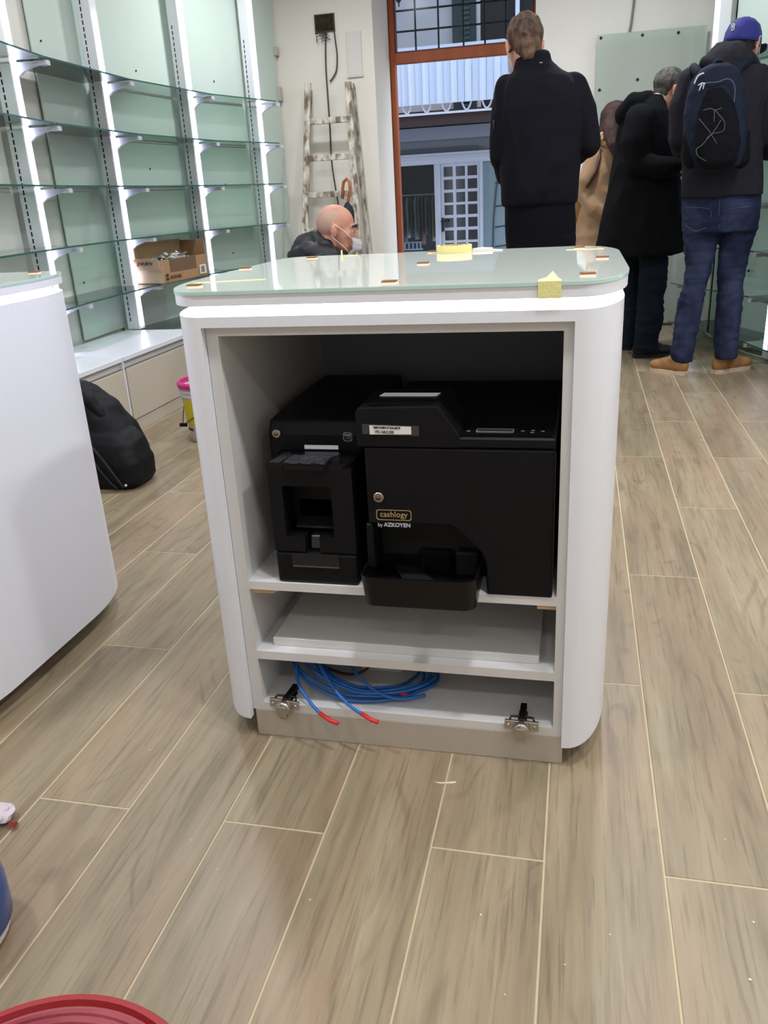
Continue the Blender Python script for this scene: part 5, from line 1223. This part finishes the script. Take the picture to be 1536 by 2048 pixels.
# ---- bald man crouching behind the counter
Yk = 4.1
t = thing('person', 'bald person in a white face mask and dark jacket crouching behind the counter', 'person', (-1.2, Yk, 0))
hk_ = at(674, 461, Yk); Mk = headM(hk_, math.radians(-90+10), math.radians(10), 0.97)
mB = MB()
kneeL, kneeR = Vector((-0.90, Yk+0.16, 0.50)), Vector((-0.88, Yk-0.12, 0.42))
hipc = Vector((-1.42, Yk, 0.36)); ftL, ftR = Vector((-1.10, Yk+0.15, 0.08)), Vector((-1.12, Yk-0.13, 0.08))
aL = [Vector((-1.20, Yk+0.17, 0.76)), Vector((-1.06, Yk+0.22, 0.55)), Vector((-0.84, Yk+0.10, 0.60))]; aR = [Vector((-1.20, Yk-0.17, 0.76)), Vector((-1.06, Yk-0.20, 0.52)), Vector((-0.82, Yk-0.06, 0.56))]
kb = body_from(mB, t, Mk, [Vector((-1.23, Yk, 0.80)), Vector((-1.30, Yk, 0.66)), Vector((-1.38, Yk, 0.50)), hipc],
    [(aL, [0.045, 0.038, 0.026]), (aR, [0.045, 0.038, 0.026])],
    [([Vector((-1.40, Yk+0.09, 0.34)), kneeL, ftL], [0.08, 0.052, 0.036]), ([Vector((-1.40, Yk-0.09, 0.34)), kneeR, ftR], [0.08, 0.052, 0.036])],
    [(aim(aL[2], (0.9, -0.1, 0.0)), -1, 0.5), (aim(aR[2], (0.9, 0.1, 0.0)), 1, 0.5)])
kb.data.materials.append(mat('shaved_scalp', (184, 148, 132), rough=0.6, var=0.05, vscale=60))
Mki = Mk.inverted()
for p in kb.data.polygons:
    c = Mki @ p.center
    if -0.05 < c.z and c.y < 0.020-(0.10-c.z)*0.55 and c.y > -0.14 and abs(c.x) < 0.12 and c.z > -0.045 and c.z < 0.095: p.material_index = 1
m = MB()
m.loft([(-1.42, Yk, 0.30, 0.15, 0.19), (-1.41, Yk, 0.42, 0.16, 0.20), (-1.37, Yk, 0.56, 0.17, 0.215), (-1.31, Yk, 0.68, 0.17, 0.23), (-1.26, Yk, 0.76, 0.155, 0.225), (-1.235, Yk, 0.815, 0.125, 0.16), (-1.235, Yk, 0.86, 0.095, 0.10)], 32)
m.limb([q+Vector((0, 0, 0.01)) for q in aL], [0.072, 0.060, 0.045]); m.limb([q+Vector((0, 0, 0.01)) for q in aR], [0.072, 0.060, 0.045])
# bunched hood and collar
m.limb([at(598, 508, Yk), at(612, 492, Yk), at(634, 480, Yk), at(652, 492, Yk-0.05)], [0.045, 0.058, 0.050, 0.036])
m.limb([at(590, 514, Yk-0.06), at(620, 505, Yk-0.10), at(665, 512, Yk-0.09), at(686, 520, Yk-0.03)], [0.038, 0.050, 0.045, 0.035])
m.limb([at(600, 505, Yk+0.08), at(632, 490, Yk+0.10), at(672, 508, Yk+0.08)], [0.045, 0.048, 0.036])
fuse(m, 'jacket', mat('dark_nylon_jacket', (20, 22, 28), rough=0.55, bump=0.3, bscale=25), t, 0.009, 3, wr=0.008, wscale=12)
m = MB(); m.limb([Vector((-1.40, Yk+0.09, 0.34)), kneeL, ftL], [0.105, 0.075, 0.055]); m.limb([Vector((-1.40, Yk-0.09, 0.34)), kneeR, ftR], [0.105, 0.075, 0.055]); m.ell(hipc-Vector((0, 0, 0.02)), (0.13, 0.18, 0.12))
fuse(m, 'trousers', TROU, t, 0.010, 3)
shoe((ftL.x+0.20, ftL.y), (ftL.x-0.07, ftL.y), 0, 0.09, SHOEK, SHOEK, t); shoe((ftR.x+0.20, ftR.y), (ftR.x-0.07, ftR.y), 0, 0.09, SHOEK, SHOEK, t)
mask(Mk, t)
for s in (-1, 1):
    m = MB(); m.ell((s*0.030, 0.082, 0.010), (0.012, 0.011, 0.0085), Mk, 14); e_ = m.build('eye', mat('eye_white', (206, 196, 190), rough=0.3), t, smooth=True)
    m = MB(); m.ell((s*0.030, 0.0915, 0.010), (0.0055, 0.003, 0.0055), Mk, 10); m.build('iris', mat('iris_dark', (38, 26, 22), rough=0.2), e_, smooth=True)
    m = MB(); m.tube([Mk @ Vector(p) for p in ((s*0.018, 0.091, 0.016), (s*0.031, 0.094, 0.020), (s*0.044, 0.084, 0.015))], 0.0030, 6); m.build('eyelid', SKIN, t, smooth=True)
    m = MB(); m.tube([Mk @ Vector(p) for p in ((s*0.014, 0.094, 0.030), (s*0.032, 0.0945, 0.038), (s*0.050, 0.078, 0.032))], [0.0045, 0.0055, 0.003], 8); m.build('eyebrow', mat('dark_brow', (58, 42, 36), rough=0.9), t, smooth=True)
    m = MB(); m.tube([Mk @ Vector(p) for p in ((s*0.086, -0.002, -0.020), (s*0.0895, -0.016, 0.000), (s*0.0895, -0.018, 0.018), (s*0.087, -0.004, 0.024), (s*0.083, 0.006, 0.010))], 0.0034, 8); m.build('ear_helix', SKIN, t, smooth=True)

# ---- woman in camel coat
Yw = 6.25
t = thing('person', 'person with long auburn hair in a camel coat with fur-trimmed hood', 'person', (0.08, Yw, 0))
hw = at(1236, 243, Yw); Mw = headM(hw, math.radians(-65), math.radians(14), 0.93)
shw = at(1205, 300, Yw)
aWr = [at(1190, 318, Yw-0.10), at(1168, 385, Yw-0.12), at(1210, 432, Yw-0.16)]; aWl = [at(1230, 318, Yw+0.16), at(1226, 385, Yw+0.16), at(1236, 432, Yw-0.02)]
cxw = at(1195, 400, Yw).x
body_from(MB(), t, Mw, [shw, Vector((cxw, Yw, 1.0)), Vector((cxw, Yw, 0.85))], [(aWr, [0.038, 0.034, 0.024]), (aWl, [0.038, 0.034, 0.024])],
    [([Vector((cxw, Yw-0.08, 0.82)), Vector((cxw+0.02, Yw-0.08, 0.45)), Vector((cxw, Yw-0.08, 0.08))], [0.07, 0.045, 0.032]), ([Vector((cxw, Yw+0.08, 0.82)), Vector((cxw+0.02, Yw+0.08, 0.45)), Vector((cxw, Yw+0.08, 0.08))], [0.07, 0.045, 0.032])],
    [(aim(aWr[2], (0.9, 0.2, 0.0)), 1, 0.5), (aim(aWl[2], (0.9, -0.3, 0.0)), -1, 0.5)])
m = MB()
m.loft([ring(1144, 1228, 520, Yw, 0.20), ring(1146, 1230, 470, Yw, 0.19), ring(1152, 1236, 420, Yw, 0.18), ring(1164, 1240, 370, Yw, 0.17), ring(1176, 1244, 335, Yw, 0.17), ring(1190, 1243, 310, Yw, 0.14), ring(1202, 1240, 292, Yw, 0.10)], 32, 2.3)
m.limb([aWr[0], at(1172, 362, Yw-0.14), aWr[1], at(1188, 418, Yw-0.16), aWr[2]], [0.062, 0.062, 0.060, 0.055, 0.045]); m.limb(aWl, [0.060, 0.056, 0.042])
fuse(m, 'coat', CAMEL, t, 0.008, 3, wr=0.010, wscale=6)
m = MB(); m.limb([at(1190, 282, Yw-0.06), at(1206, 276, Yw-0.10), at(1222, 292, Yw-0.11), at(1228, 306, Yw-0.10)], [0.03, 0.036, 0.036, 0.030]); m.limb([at(1190, 282, Yw+0.06), at(1206, 276, Yw+0.10), at(1222, 292, Yw+0.11)], [0.03, 0.036, 0.03])
fuse(m, 'fur_trim', mat('fur', (196, 170, 122), rough=1, col2=(120, 92, 58), vscale=60, bump=1.0, bscale=90), t, 0.007, 1, wr=0.008, wscale=50)
m = MB(); m.ell((0, -0.025, 0.040), (0.086, 0.104, 0.092), Mw, 28); m.ell((0, -0.06, -0.05), (0.075, 0.05, 0.09), Mw, 20)
m.limb([at(1222, 232, Yw-0.08), at(1220, 258, Yw-0.13), at(1225, 288, Yw-0.19), at(1232, 314, Yw-0.20)], [0.045, 0.046, 0.036, 0.016]); m.limb([at(1216, 230, Yw), at(1208, 262, Yw-0.02), at(1201, 282, Yw)], [0.05, 0.035, 0.014])
fuse(m, 'hair', hairm('auburn_hair', (66, 36, 32), (36, 18, 18)), t, 0.007, 2, wr=0.004, wscale=25, wstretch=(1, 1, 0.3))
mask(Mw, t)
m = MB(); m.limb([Vector((cxw, Yw-0.08, 0.75)), Vector((cxw+0.02, Yw-0.08, 0.45)), Vector((cxw, Yw-0.08, 0.12))], [0.095, 0.066, 0.05]); m.limb([Vector((cxw, Yw+0.08, 0.75)), Vector((cxw+0.02, Yw+0.08, 0.45)), Vector((cxw, Yw+0.08, 0.12))], [0.095, 0.066, 0.05]); fuse(m, 'trousers', TROU, t, 0.010, 3)
for s in (-1, 1): shoe((cxw+0.16, Yw+s*0.09), (cxw-0.075, Yw+s*0.08), 0, 0.09, SHOEK, SHOEK, t)
hb_ = thing('handbag', 'brown handbag with dark strap on the shoulder of the person in the camel coat', 'bag', tuple(at(1155, 395, Yw)))
BR = mat('brown_leather', (72, 46, 34), rough=0.5)
m = MB(); q = at(1158, 405, Yw-0.10); m.box(q.x-0.05, q.x+0.03, q.y-0.02, q.y+0.2, q.z-0.13, q.z+0.08); m.bevel(0.02, 3); autosmooth(m.build('bag_body', mat('tan_leather', (150, 108, 62), rough=0.5), hb_))
m = MB(); m.tube([at(1201, 300, Yw-0.12), at(1198, 318, Yw-0.185), at(1192, 342, Yw-0.195), at(1178, 366, Yw-0.21), at(1162, 392, Yw-0.13)], 0.011, 6); m.build('strap', BR, hb_, smooth=True)

# ---- man in long black coat, side on
Yc = 5.75
t = thing('person', 'grey-haired person in a long black coat and dark jeans holding a white paper', 'person', (0.42, Yc, 0))
hcc = at(1343, 183, Yc); Mc = headM(hcc, math.radians(-76), math.radians(12), 0.98)
shc = at(1300, 225, Yc)
aCr = [at(1278, 240, Yc-0.17), at(1275, 325, Yc-0.20), at(1352, 333, Yc-0.24)]; aCl = [at(1318, 240, Yc+0.18), at(1300, 325, Yc+0.2), at(1352, 338, Yc+0.0)]
cc1 = at(1262, 600, Yc+0.08); cc2 = at(1306, 600, Yc-0.08)
body_from(MB(), t, Mc, [shc, at(1290, 300, Yc), at(1285, 400, Yc), at(1285, 440, Yc)], [(aCr, [0.045, 0.038, 0.026]), (aCl, [0.045, 0.038, 0.026])],
    [([at(1278, 450, Yc+0.09), at(1264, 570, Yc+0.09), at(1257, 672, Yc+0.09)], [0.08, 0.05, 0.035]), ([at(1300, 450, Yc-0.09), at(1306, 570, Yc-0.09), at(1292, 680, Yc-0.09)], [0.08, 0.05, 0.035])],
    [(aim(aCr[2], (0.95, 0.2, 0.0), (0, -0.6, 0.8)), 1, 0.7), (aim(aCl[2], (0.95, -0.2, 0.0)), -1, 0.7)])
m = MB()
m.loft([ring(1189, 1371, 506, Yc, 0.23), ring(1196, 1371, 470, Yc, 0.23), ring(1207, 1366, 415, Yc, 0.22), ring(1222, 1358, 355, Yc, 0.21), ring(1232, 1350, 300, Yc, 0.21), ring(1237, 1340, 255, Yc, 0.21), ring(1248, 1334, 225, Yc, 0.19), ring(1272, 1330, 204, Yc, 0.13), ring(1290, 1328, 192, Yc, 0.09)], 36, 2.3)
m.limb([aCr[0], at(1270, 285, Yc-0.20), aCr[1], at(1312, 336, Yc-0.24), at(1346, 334, Yc-0.25)], [0.082, 0.080, 0.074, 0.062, 0.054]); m.limb(aCl, [0.08, 0.07, 0.055])
m.limb([at(1250, 232, Yc-0.06), at(1270, 208, Yc-0.10), at(1292, 195, Yc-0.08)], [0.055, 0.060, 0.034]); m.limb([at(1250, 232, Yc+0.06), at(1270, 208, Yc+0.10), at(1296, 192, Yc+0.07)], [0.055, 0.058, 0.034])
fuse(m, 'coat', COATK, t, 0.008, 3, wr=0.012, wscale=6, wstretch=(1, 1, 0.6))
m = MB(); m.loft([ring(1294, 1336, 212, Yc, 0.085), ring(1299, 1336, 198, Yc, 0.078), ring(1305, 1334, 187, Yc, 0.068)], 24); fuse(m, 'collar', mat('cream_collar', (196, 188, 160), rough=0.8), t, 0.006, 2)
m = MB()
m.loft(leg_rings([(1243, 1284, 480, 0.09), (1243, 1283, 525, 0.09), (1246, 1279, 590, 0.09), (1247, 1274, 640, 0.09), (1243, 1270, 690, 0.09)], Yc, 1.5))
m.loft(leg_rings([(1277, 1336, 480, -0.09), (1279, 1335, 512, -0.09), (1278, 1336, 560, -0.09), (1277, 1328, 588, -0.09), (1272, 1327, 637, -0.09), (1268, 1316, 680, -0.09), (1266, 1315, 698, -0.09)], Yc, 0.85))
fuse(m, 'jeans', DENIMD, t, 0.008, 2, wr=0.008, wscale=8, wstretch=(0.7, 0.7, 1.8))
a = fl(1345, 712); b = fl(1266, 716); shoe((a.x, a.y+0.03), (b.x, b.y), 0, 0.095, SHOEK, SHOEK, t)
a = fl(1316, 704); b = fl(1243, 702); shoe((a.x, a.y+0.10), (b.x, b.y+0.06), 0, 0.095, SHOEK, SHOEK, t)
m = MB(); m.ell((0, -0.022, 0.046), (0.082, 0.102, 0.087), Mc, 28); m.ell((0, -0.058, -0.012), (0.064, 0.050, 0.050), Mc, 20)
for s in (-1, 1): m.ell((s*0.066, 0.020, 0.030), (0.014, 0.026, 0.022), Mc, 12)
fuse(m, 'hair', hairm('grey_hair', (84, 80, 74), (44, 42, 42)), t, 0.006, 2, wr=0.0025, wscale=40)
mask(Mc, t)
m = MB()
for s in (-1, 1): m.tube([Mc @ Vector(p) for p in ((s*0.084, -0.01, 0.018), (s*0.078, 0.04, 0.016), (s*0.062, 0.092, 0.012))], 0.0016, 6)
m.tube([Mc @ Vector((0.028+0.02*math.cos(2*PI*k/16), 0.100, 0.008+0.016*math.sin(2*PI*k/16))) for k in range(17)], 0.0014, 6); m.tube([Mc @ Vector((-0.028+0.02*math.cos(2*PI*k/16), 0.100, 0.008+0.016*math.sin(2*PI*k/16))) for k in range(17)], 0.0014, 6)
m.build('glasses', DARKMETAL, t)
q = at(1358, 322, Yc-0.22); m = MB(); m.box(-0.075, 0.075, -0.05, 0.05, 0, 0.002, Matrix.Translation(q+Vector((0.05, 0.02, 0.0))) @ Matrix.Rotation(0.7, 4, 'Y') @ Matrix.Rotation(0.4, 4, 'X'))
tag(m.build('paper_sheet', MATS['paper']), 'white sheet of paper in the hand of the person in the long black coat', 'paper')

# ---- man in blue cap with navy backpack, seen from behind
Yb = 5.17
t = thing('person', 'tall person in a blue cap, charcoal jacket, blue jeans and tan shoes seen from behind', 'person', (0.73, Yb, 0))
hb2 = at(1487, 90, Yb+0.03); Mb = headM(hb2, math.radians(-38), math.radians(18), 0.98)
aBl = [at(1378, 168, Yb), at(1364, 278, Yb+0.01), at(1392, 298, Yb+0.22)]; aBr = [at(1520, 160, Yb), at(1546, 285, Yb), at(1520, 300, Yb+0.28)]
body_from(MB(), t, Mb, [at(1455, 150, Yb), at(1450, 240, Yb), at(1445, 330, Yb), at(1442, 400, Yb)], [(aBl, [0.045, 0.038, 0.026]), (aBr, [0.045, 0.038, 0.026])],
    [([at(1405, 420, Yb), at(1385, 590, Yb+0.01), at(1366, 706, Yb)], [0.08, 0.05, 0.033]), ([at(1475, 420, Yb), at(1460, 590, Yb+0.01), at(1453, 702, Yb)], [0.08, 0.05, 0.033])],
    [(aim(aBl[2], (0.2, 0.9, 0.1)), 1, 0.6), (aim(aBr[2], (-0.3, 0.9, 0.1)), -1, 0.6)])
m = MB()
m.loft([ring(1361, 1524, 393, Yb, 0.17), ring(1361, 1524, 370, Yb, 0.17), ring(1364, 1522, 320, Yb, 0.165), ring(1362, 1524, 260, Yb, 0.165), ring(1360, 1530, 205, Yb, 0.16), ring(1368, 1530, 165, Yb, 0.145), ring(1386, 1516, 140, Yb, 0.12), ring(1410, 1502, 122, Yb, 0.095), ring(1420, 1500, 106, Yb, 0.08)], 36, 2.4)
m.limb([at(1380, 163, Yb), at(1364, 210, Yb-0.01), at(1356, 275, Yb-0.01), at(1366, 298, Yb+0.12), at(1388, 298, Yb+0.27)], [0.068, 0.064, 0.056, 0.054, 0.046])
m.limb([at(1518, 158, Yb), at(1536, 205, Yb), at(1546, 275, Yb), at(1536, 300, Yb+0.14), at(1518, 300, Yb+0.28)], [0.068, 0.064, 0.056, 0.054, 0.046])
fuse(m, 'jacket', JKG, t, 0.008, 3, wr=0.010, wscale=6, wstretch=(1, 1, 0.6))
m = MB()   # hood lying on the shoulders
m.loft([ring(1402, 1508, 134, Yb-0.03, 0.115), ring(1404, 1507, 122, Yb-0.04, 0.125), ring(1412, 1502, 106, Yb-0.03, 0.115), ring(1424, 1496, 93, Yb-0.02, 0.095), ring(1434, 1488, 85, Yb-0.01, 0.07)], 30, 2.2)
m.limb([at(1412, 128, Yb-0.10), at(1440, 134, Yb-0.13), at(1478, 130, Yb-0.12), at(1502, 118, Yb-0.06)], [0.035, 0.04, 0.038, 0.03])
fuse(m, 'hood', JKG, t, 0.009, 3, wr=0.007, wscale=10)
m = MB()
m.loft([ring(1364, 1521, 388, Yb, 0.135), ring(1364, 1520, 410, Yb, 0.145), ring(1365, 1517, 435, Yb, 0.15), ring(1366, 1514, 462, Yb, 0.14)], 34, 2.5)
m.loft(leg_rings([(1366, 1440, 440), (1367, 1438, 470), (1369, 1431, 500), (1372, 1422, 535), (1368, 1414, 565), (1357, 1407, 598), (1351, 1400, 640), (1345, 1392, 680), (1341, 1385, 708), (1344, 1384, 722)], Yb, 1.1), 26)
m.loft(leg_rings([(1440, 1515, 440), (1439, 1510, 470), (1438, 1500, 500), (1436, 1490, 540), (1434, 1486, 575), (1434, 1485, 600), (1431, 1481, 640), (1428, 1476, 680), (1429, 1474, 700), (1431, 1473, 716)], Yb, 1.1), 26)
fuse(m, 'jeans', DENIM, t, 0.009, 2, wr=0.007, wscale=9, wstretch=(0.7, 0.7, 2.2))
FADE = mat('faded_denim_stitch', (70, 82, 122), rough=0.9)
for pts in (((1372, 414), (1418, 418), (1420, 436)), ((1452, 419), (1500, 413)), ((1371, 450), (1390, 462), (1412, 455)), ((1438, 402), (1438, 428), (1439, 458))):
    m = MB(); P = [at(x, y, Yb-0.143-(0.006 if 400 < y < 445 else 0)) for x, y in pts]; m.tube(smooth_path(P, 3), 0.0015, 5); m.build('seam', FADE, t)
a = fl(1302, 742); b = fl(1378, 753); shoe((a.x, a.y+0.02), (b.x-0.01, b.y+0.035), 0, 0.10, SHOET, SOLE, t)
a = fl(1500, 737); b = fl(1424, 750); shoe((a.x, a.y+0.02), (b.x+0.01, b.y+0.035), 0, 0.10, SHOET, SOLE, t)
m = MB(); m.ell((0, -0.016, 0.020), (0.079, 0.099, 0.080), Mb, 24); m.ell((0, -0.058, -0.020), (0.062, 0.048, 0.055), Mb, 20); fuse(m, 'hair', hairm('short_brown_hair', (70, 56, 46), (44, 36, 32)), t, 0.006, 2, wr=0.001)
mask(Mb, t)
CAPB = mat('royal_blue_cloth', (36, 40, 118), rough=0.8, bump=0.2, bscale=80)
CAPM = Mb @ Matrix.Translation((0, -0.017, -0.004)) @ Matrix.Rotation(0.20, 4, 'X') @ Matrix.Diagonal((1.0, 1.18, 1, 1))
cp_ = MB(); cp_.lathe([(0.0, 0.128), (0.02, 0.127), (0.05, 0.115), (0.075, 0.090), (0.088, 0.055), (0.092, 0.022), (0.093, 0.002), (0.090, 0.002), (0.089, 0.022)], (0, 0, 0), 36, CAPM)
co = cp_.build('cap', CAPB, t, smooth=True)
m = MB(); Mbr = Mb @ Matrix.Translation((0, 0.085, 0.026)) @ Matrix.Rotation(-0.18, 4, 'X'); m.prism([(0.078*math.cos(a_), 0.075*math.sin(a_)) for a_ in [PI*k/14 for k in range(15)]], 0, 0.005, Mbr); m.build('cap_brim', mat('navy_brim', (24, 28, 60), rough=0.8), co)
m = MB(); m.ell((0, -0.014, 0.134), (0.006, 0.006, 0.004), Mb, 10); m.build('cap_button', CAPB, co)
# white emblem on the back of the cap
q = at(1466, 54, Yb-0.09); 
nrm = Vector((q.x-hb2.x, q.y-hb2.y-0.02, 0.03)).normalized()
for k_ in range(40):     # settle the emblem just outside the cap cloth
    loc = CAPM.inverted() @ q
    rr_ = math.hypot(loc.x, loc.y)
    prof = [(0.0, 0.128), (0.05, 0.115), (0.075, 0.090), (0.088, 0.055), (0.092, 0.022)]
    lim = 0.092
    for (ra, za), (rb2, zb3) in zip(prof[:-1], prof[1:]):
        if zb3 <= loc.z <= za: lim = ra+(rb2-ra)*(za-loc.z)/(za-zb3)
    v = ray(1466, 54).normalized(); q = q+v*((0.5*(rr_-lim-0.003)))
fx = nrm; zx = Vector((-0.12, 0, 1)); xx_ = zx.cross(fx).normalized(); zx = fx.cross(xx_).normalized()
Me = Matrix(((xx_.x, zx.x, fx.x, q.x), (xx_.y, zx.y, fx.y, q.y), (xx_.z, zx.z, fx.z, q.z), (0, 0, 0, 1)))
m = MB(); m.prism(rrect(-0.0085, 0.0085, -0.017, 0.017, 0.003, 4), -0.004, 0.0022, Me); em = m.build('cap_emblem', mat('white_thread', (224, 222, 214), rough=0.8), co)
m = MB(); m.prism(rrect(-0.0060, 0.0060, -0.0140, 0.0140, 0.002, 3), 0.0022, 0.0028, Me); m.build('emblem_field', mat('dark_emblem', (44, 46, 60), rough=0.8), em)
m = MB(); m.prism([(-0.005, -0.012), (-0.001, -0.006), (-0.003, 0.0), (-0.005, 0.004), (-0.001, 0.008), (0.001, 0.013), (0.004, 0.011), (0.003, 0.005), (0.005, 0.001), (0.002, -0.003), (0.003, -0.010), (0.001, -0.013), (0.0, -0.006)], 0.0028, 0.0034, Me); m.build('emblem_figure', MATS['white_thread'], em)
m = MB(); q = at(1523, 363, Yb-0.05); m.box(q.x-0.012, q.x+0.004, q.y-0.01, q.y+0.03, q.z-0.02, q.z+0.03); m.build('orange_tab', mat('orange_tab', (200, 70, 40), rough=0.7), t)

# backpack worn by the man in the cap
Yp = Yb-0.25
bp = thing('backpack', 'navy and black hiking backpack worn by the person in the blue cap', 'backpack', tuple(at(1430, 240, Yp)))
m = MB()
m.loft([ring(1402, 1462, 343, Yp, 0.045, 0.02), ring(1384, 1482, 332, Yp, 0.085), ring(1374, 1490, 305, Yp, 0.105), ring(1368, 1493, 270, Yp, 0.105), ring(1368, 1491, 225, Yp, 0.10), ring(1375, 1487, 185, Yp, 0.09), ring(1387, 1480, 152, Yp, 0.08), ring(1403, 1468, 136, Yp, 0.065), ring(1420, 1455, 128, Yp, 0.04)], 36, 2.6)
fuse(m, 'pack_body', NAVY, bp, 0.008, 3, wr=0.004, wscale=12)
m = MB()
m.loft([ring(1408, 1456, 338, Yp-0.075, 0.03), ring(1392, 1474, 322, Yp-0.085, 0.05), ring(1388, 1480, 290, Yp-0.09, 0.055), ring(1392, 1476, 245, Yp-0.085, 0.05), ring(1400, 1466, 205, Yp-0.075, 0.045), ring(1412, 1450, 178, Yp-0.065, 0.035)], 30, 2.6)
fuse(m, 'front_pocket', NAVYD, bp, 0.008, 3, wr=0.006, wscale=14)
for s, pts in ((-1, ((1367, 262), (1369, 300), (1384, 328), (1372, 332))), (1, ((1492, 262), (1492, 300), (1476, 328)))):
    m = MB(); x = 1384 if s < 0 else 1480; m.limb([at(x, 318, Yp-0.01), at(x, 272, Yp-0.01)], [0.048, 0.046]); fuse(m, 'side_pocket', NAVYD, bp, 0.009, 2, wr=0.004, wscale=12)
CORD = mat('grey_cord', (70, 74, 84), rough=0.7)
yc_ = Yp-0.148
for pts in (((1398, 238), (1418, 262), (1434, 288)), ((1442, 240), (1428, 262), (1404, 290), (1393, 298), (1396, 312), (1412, 322)), ((1406, 221), (1420, 217), (1430, 220), (1444, 216)), ((1430, 220), (1440, 232), (1449, 245), (1446, 262), (1424, 268), (1412, 278)), ((1429, 220), (1428, 244))):
    m = MB(); m.tube(smooth_path([at(x, y, yc_-0.003) for x, y in pts], 4), 0.0022, 6); m.build('bungee_cord', CORD, bp, smooth=True)
for pts in (((1396, 171), (1404, 166), (1411, 167)), ((1404, 168), (1400, 176), (1398, 182)), ((1408, 168), (1406, 178))):
    m = MB(); m.tube([at(x, y, Yp-0.118) for x, y in pts], 0.0028, 6); m.build('zip_pull', mat('white_cord', (210, 214, 224), rough=0.6), bp, smooth=True)
m = MB(); m.tube(smooth_path([at(x, y, Yp-0.085) for x, y in ((1388, 168), (1396, 152), (1408, 146))], 4), 0.004, 6); m.build('zip_line', SILV, bp, smooth=True)
m = MB(); m.tube(smooth_path([at(x, y, Yp-0.105) for x, y in ((1410, 166), (1436, 164), (1452, 158), (1464, 162), (1470, 178), (1468, 205))], 4), 0.003, 6); m.build('zip_line', CORD, bp, smooth=True)
m = MB(); m.tube(smooth_path([at(x, y, Yp-0.01+yy) for x, y, yy in ((1428, 130, 0), (1432, 122, 0.01), (1446, 122, 0.01), (1450, 130, 0))], 4), 0.008, 6); m.build('haul_loop', NAVY, bp, smooth=True)
for pts in (((1398, 150, 0.07), (1392, 140, 0.10), (1388, 136, 0.16), (1386, 140, 0.30), (1378, 180, 0.42), (1375, 260, 0.43)), ((1470, 148, 0.07), (1482, 132, 0.10), (1496, 122, 0.16), (1508, 122, 0.26), (1518, 160, 0.42), (1516, 260, 0.43))):
    m = MB(); P = smooth_path([at(x, y, Yp+yy) for x, y, yy in pts], 4); m.tube(P, 0.024, 8); m.build('shoulder_strap', NAVY, bp, smooth=True)
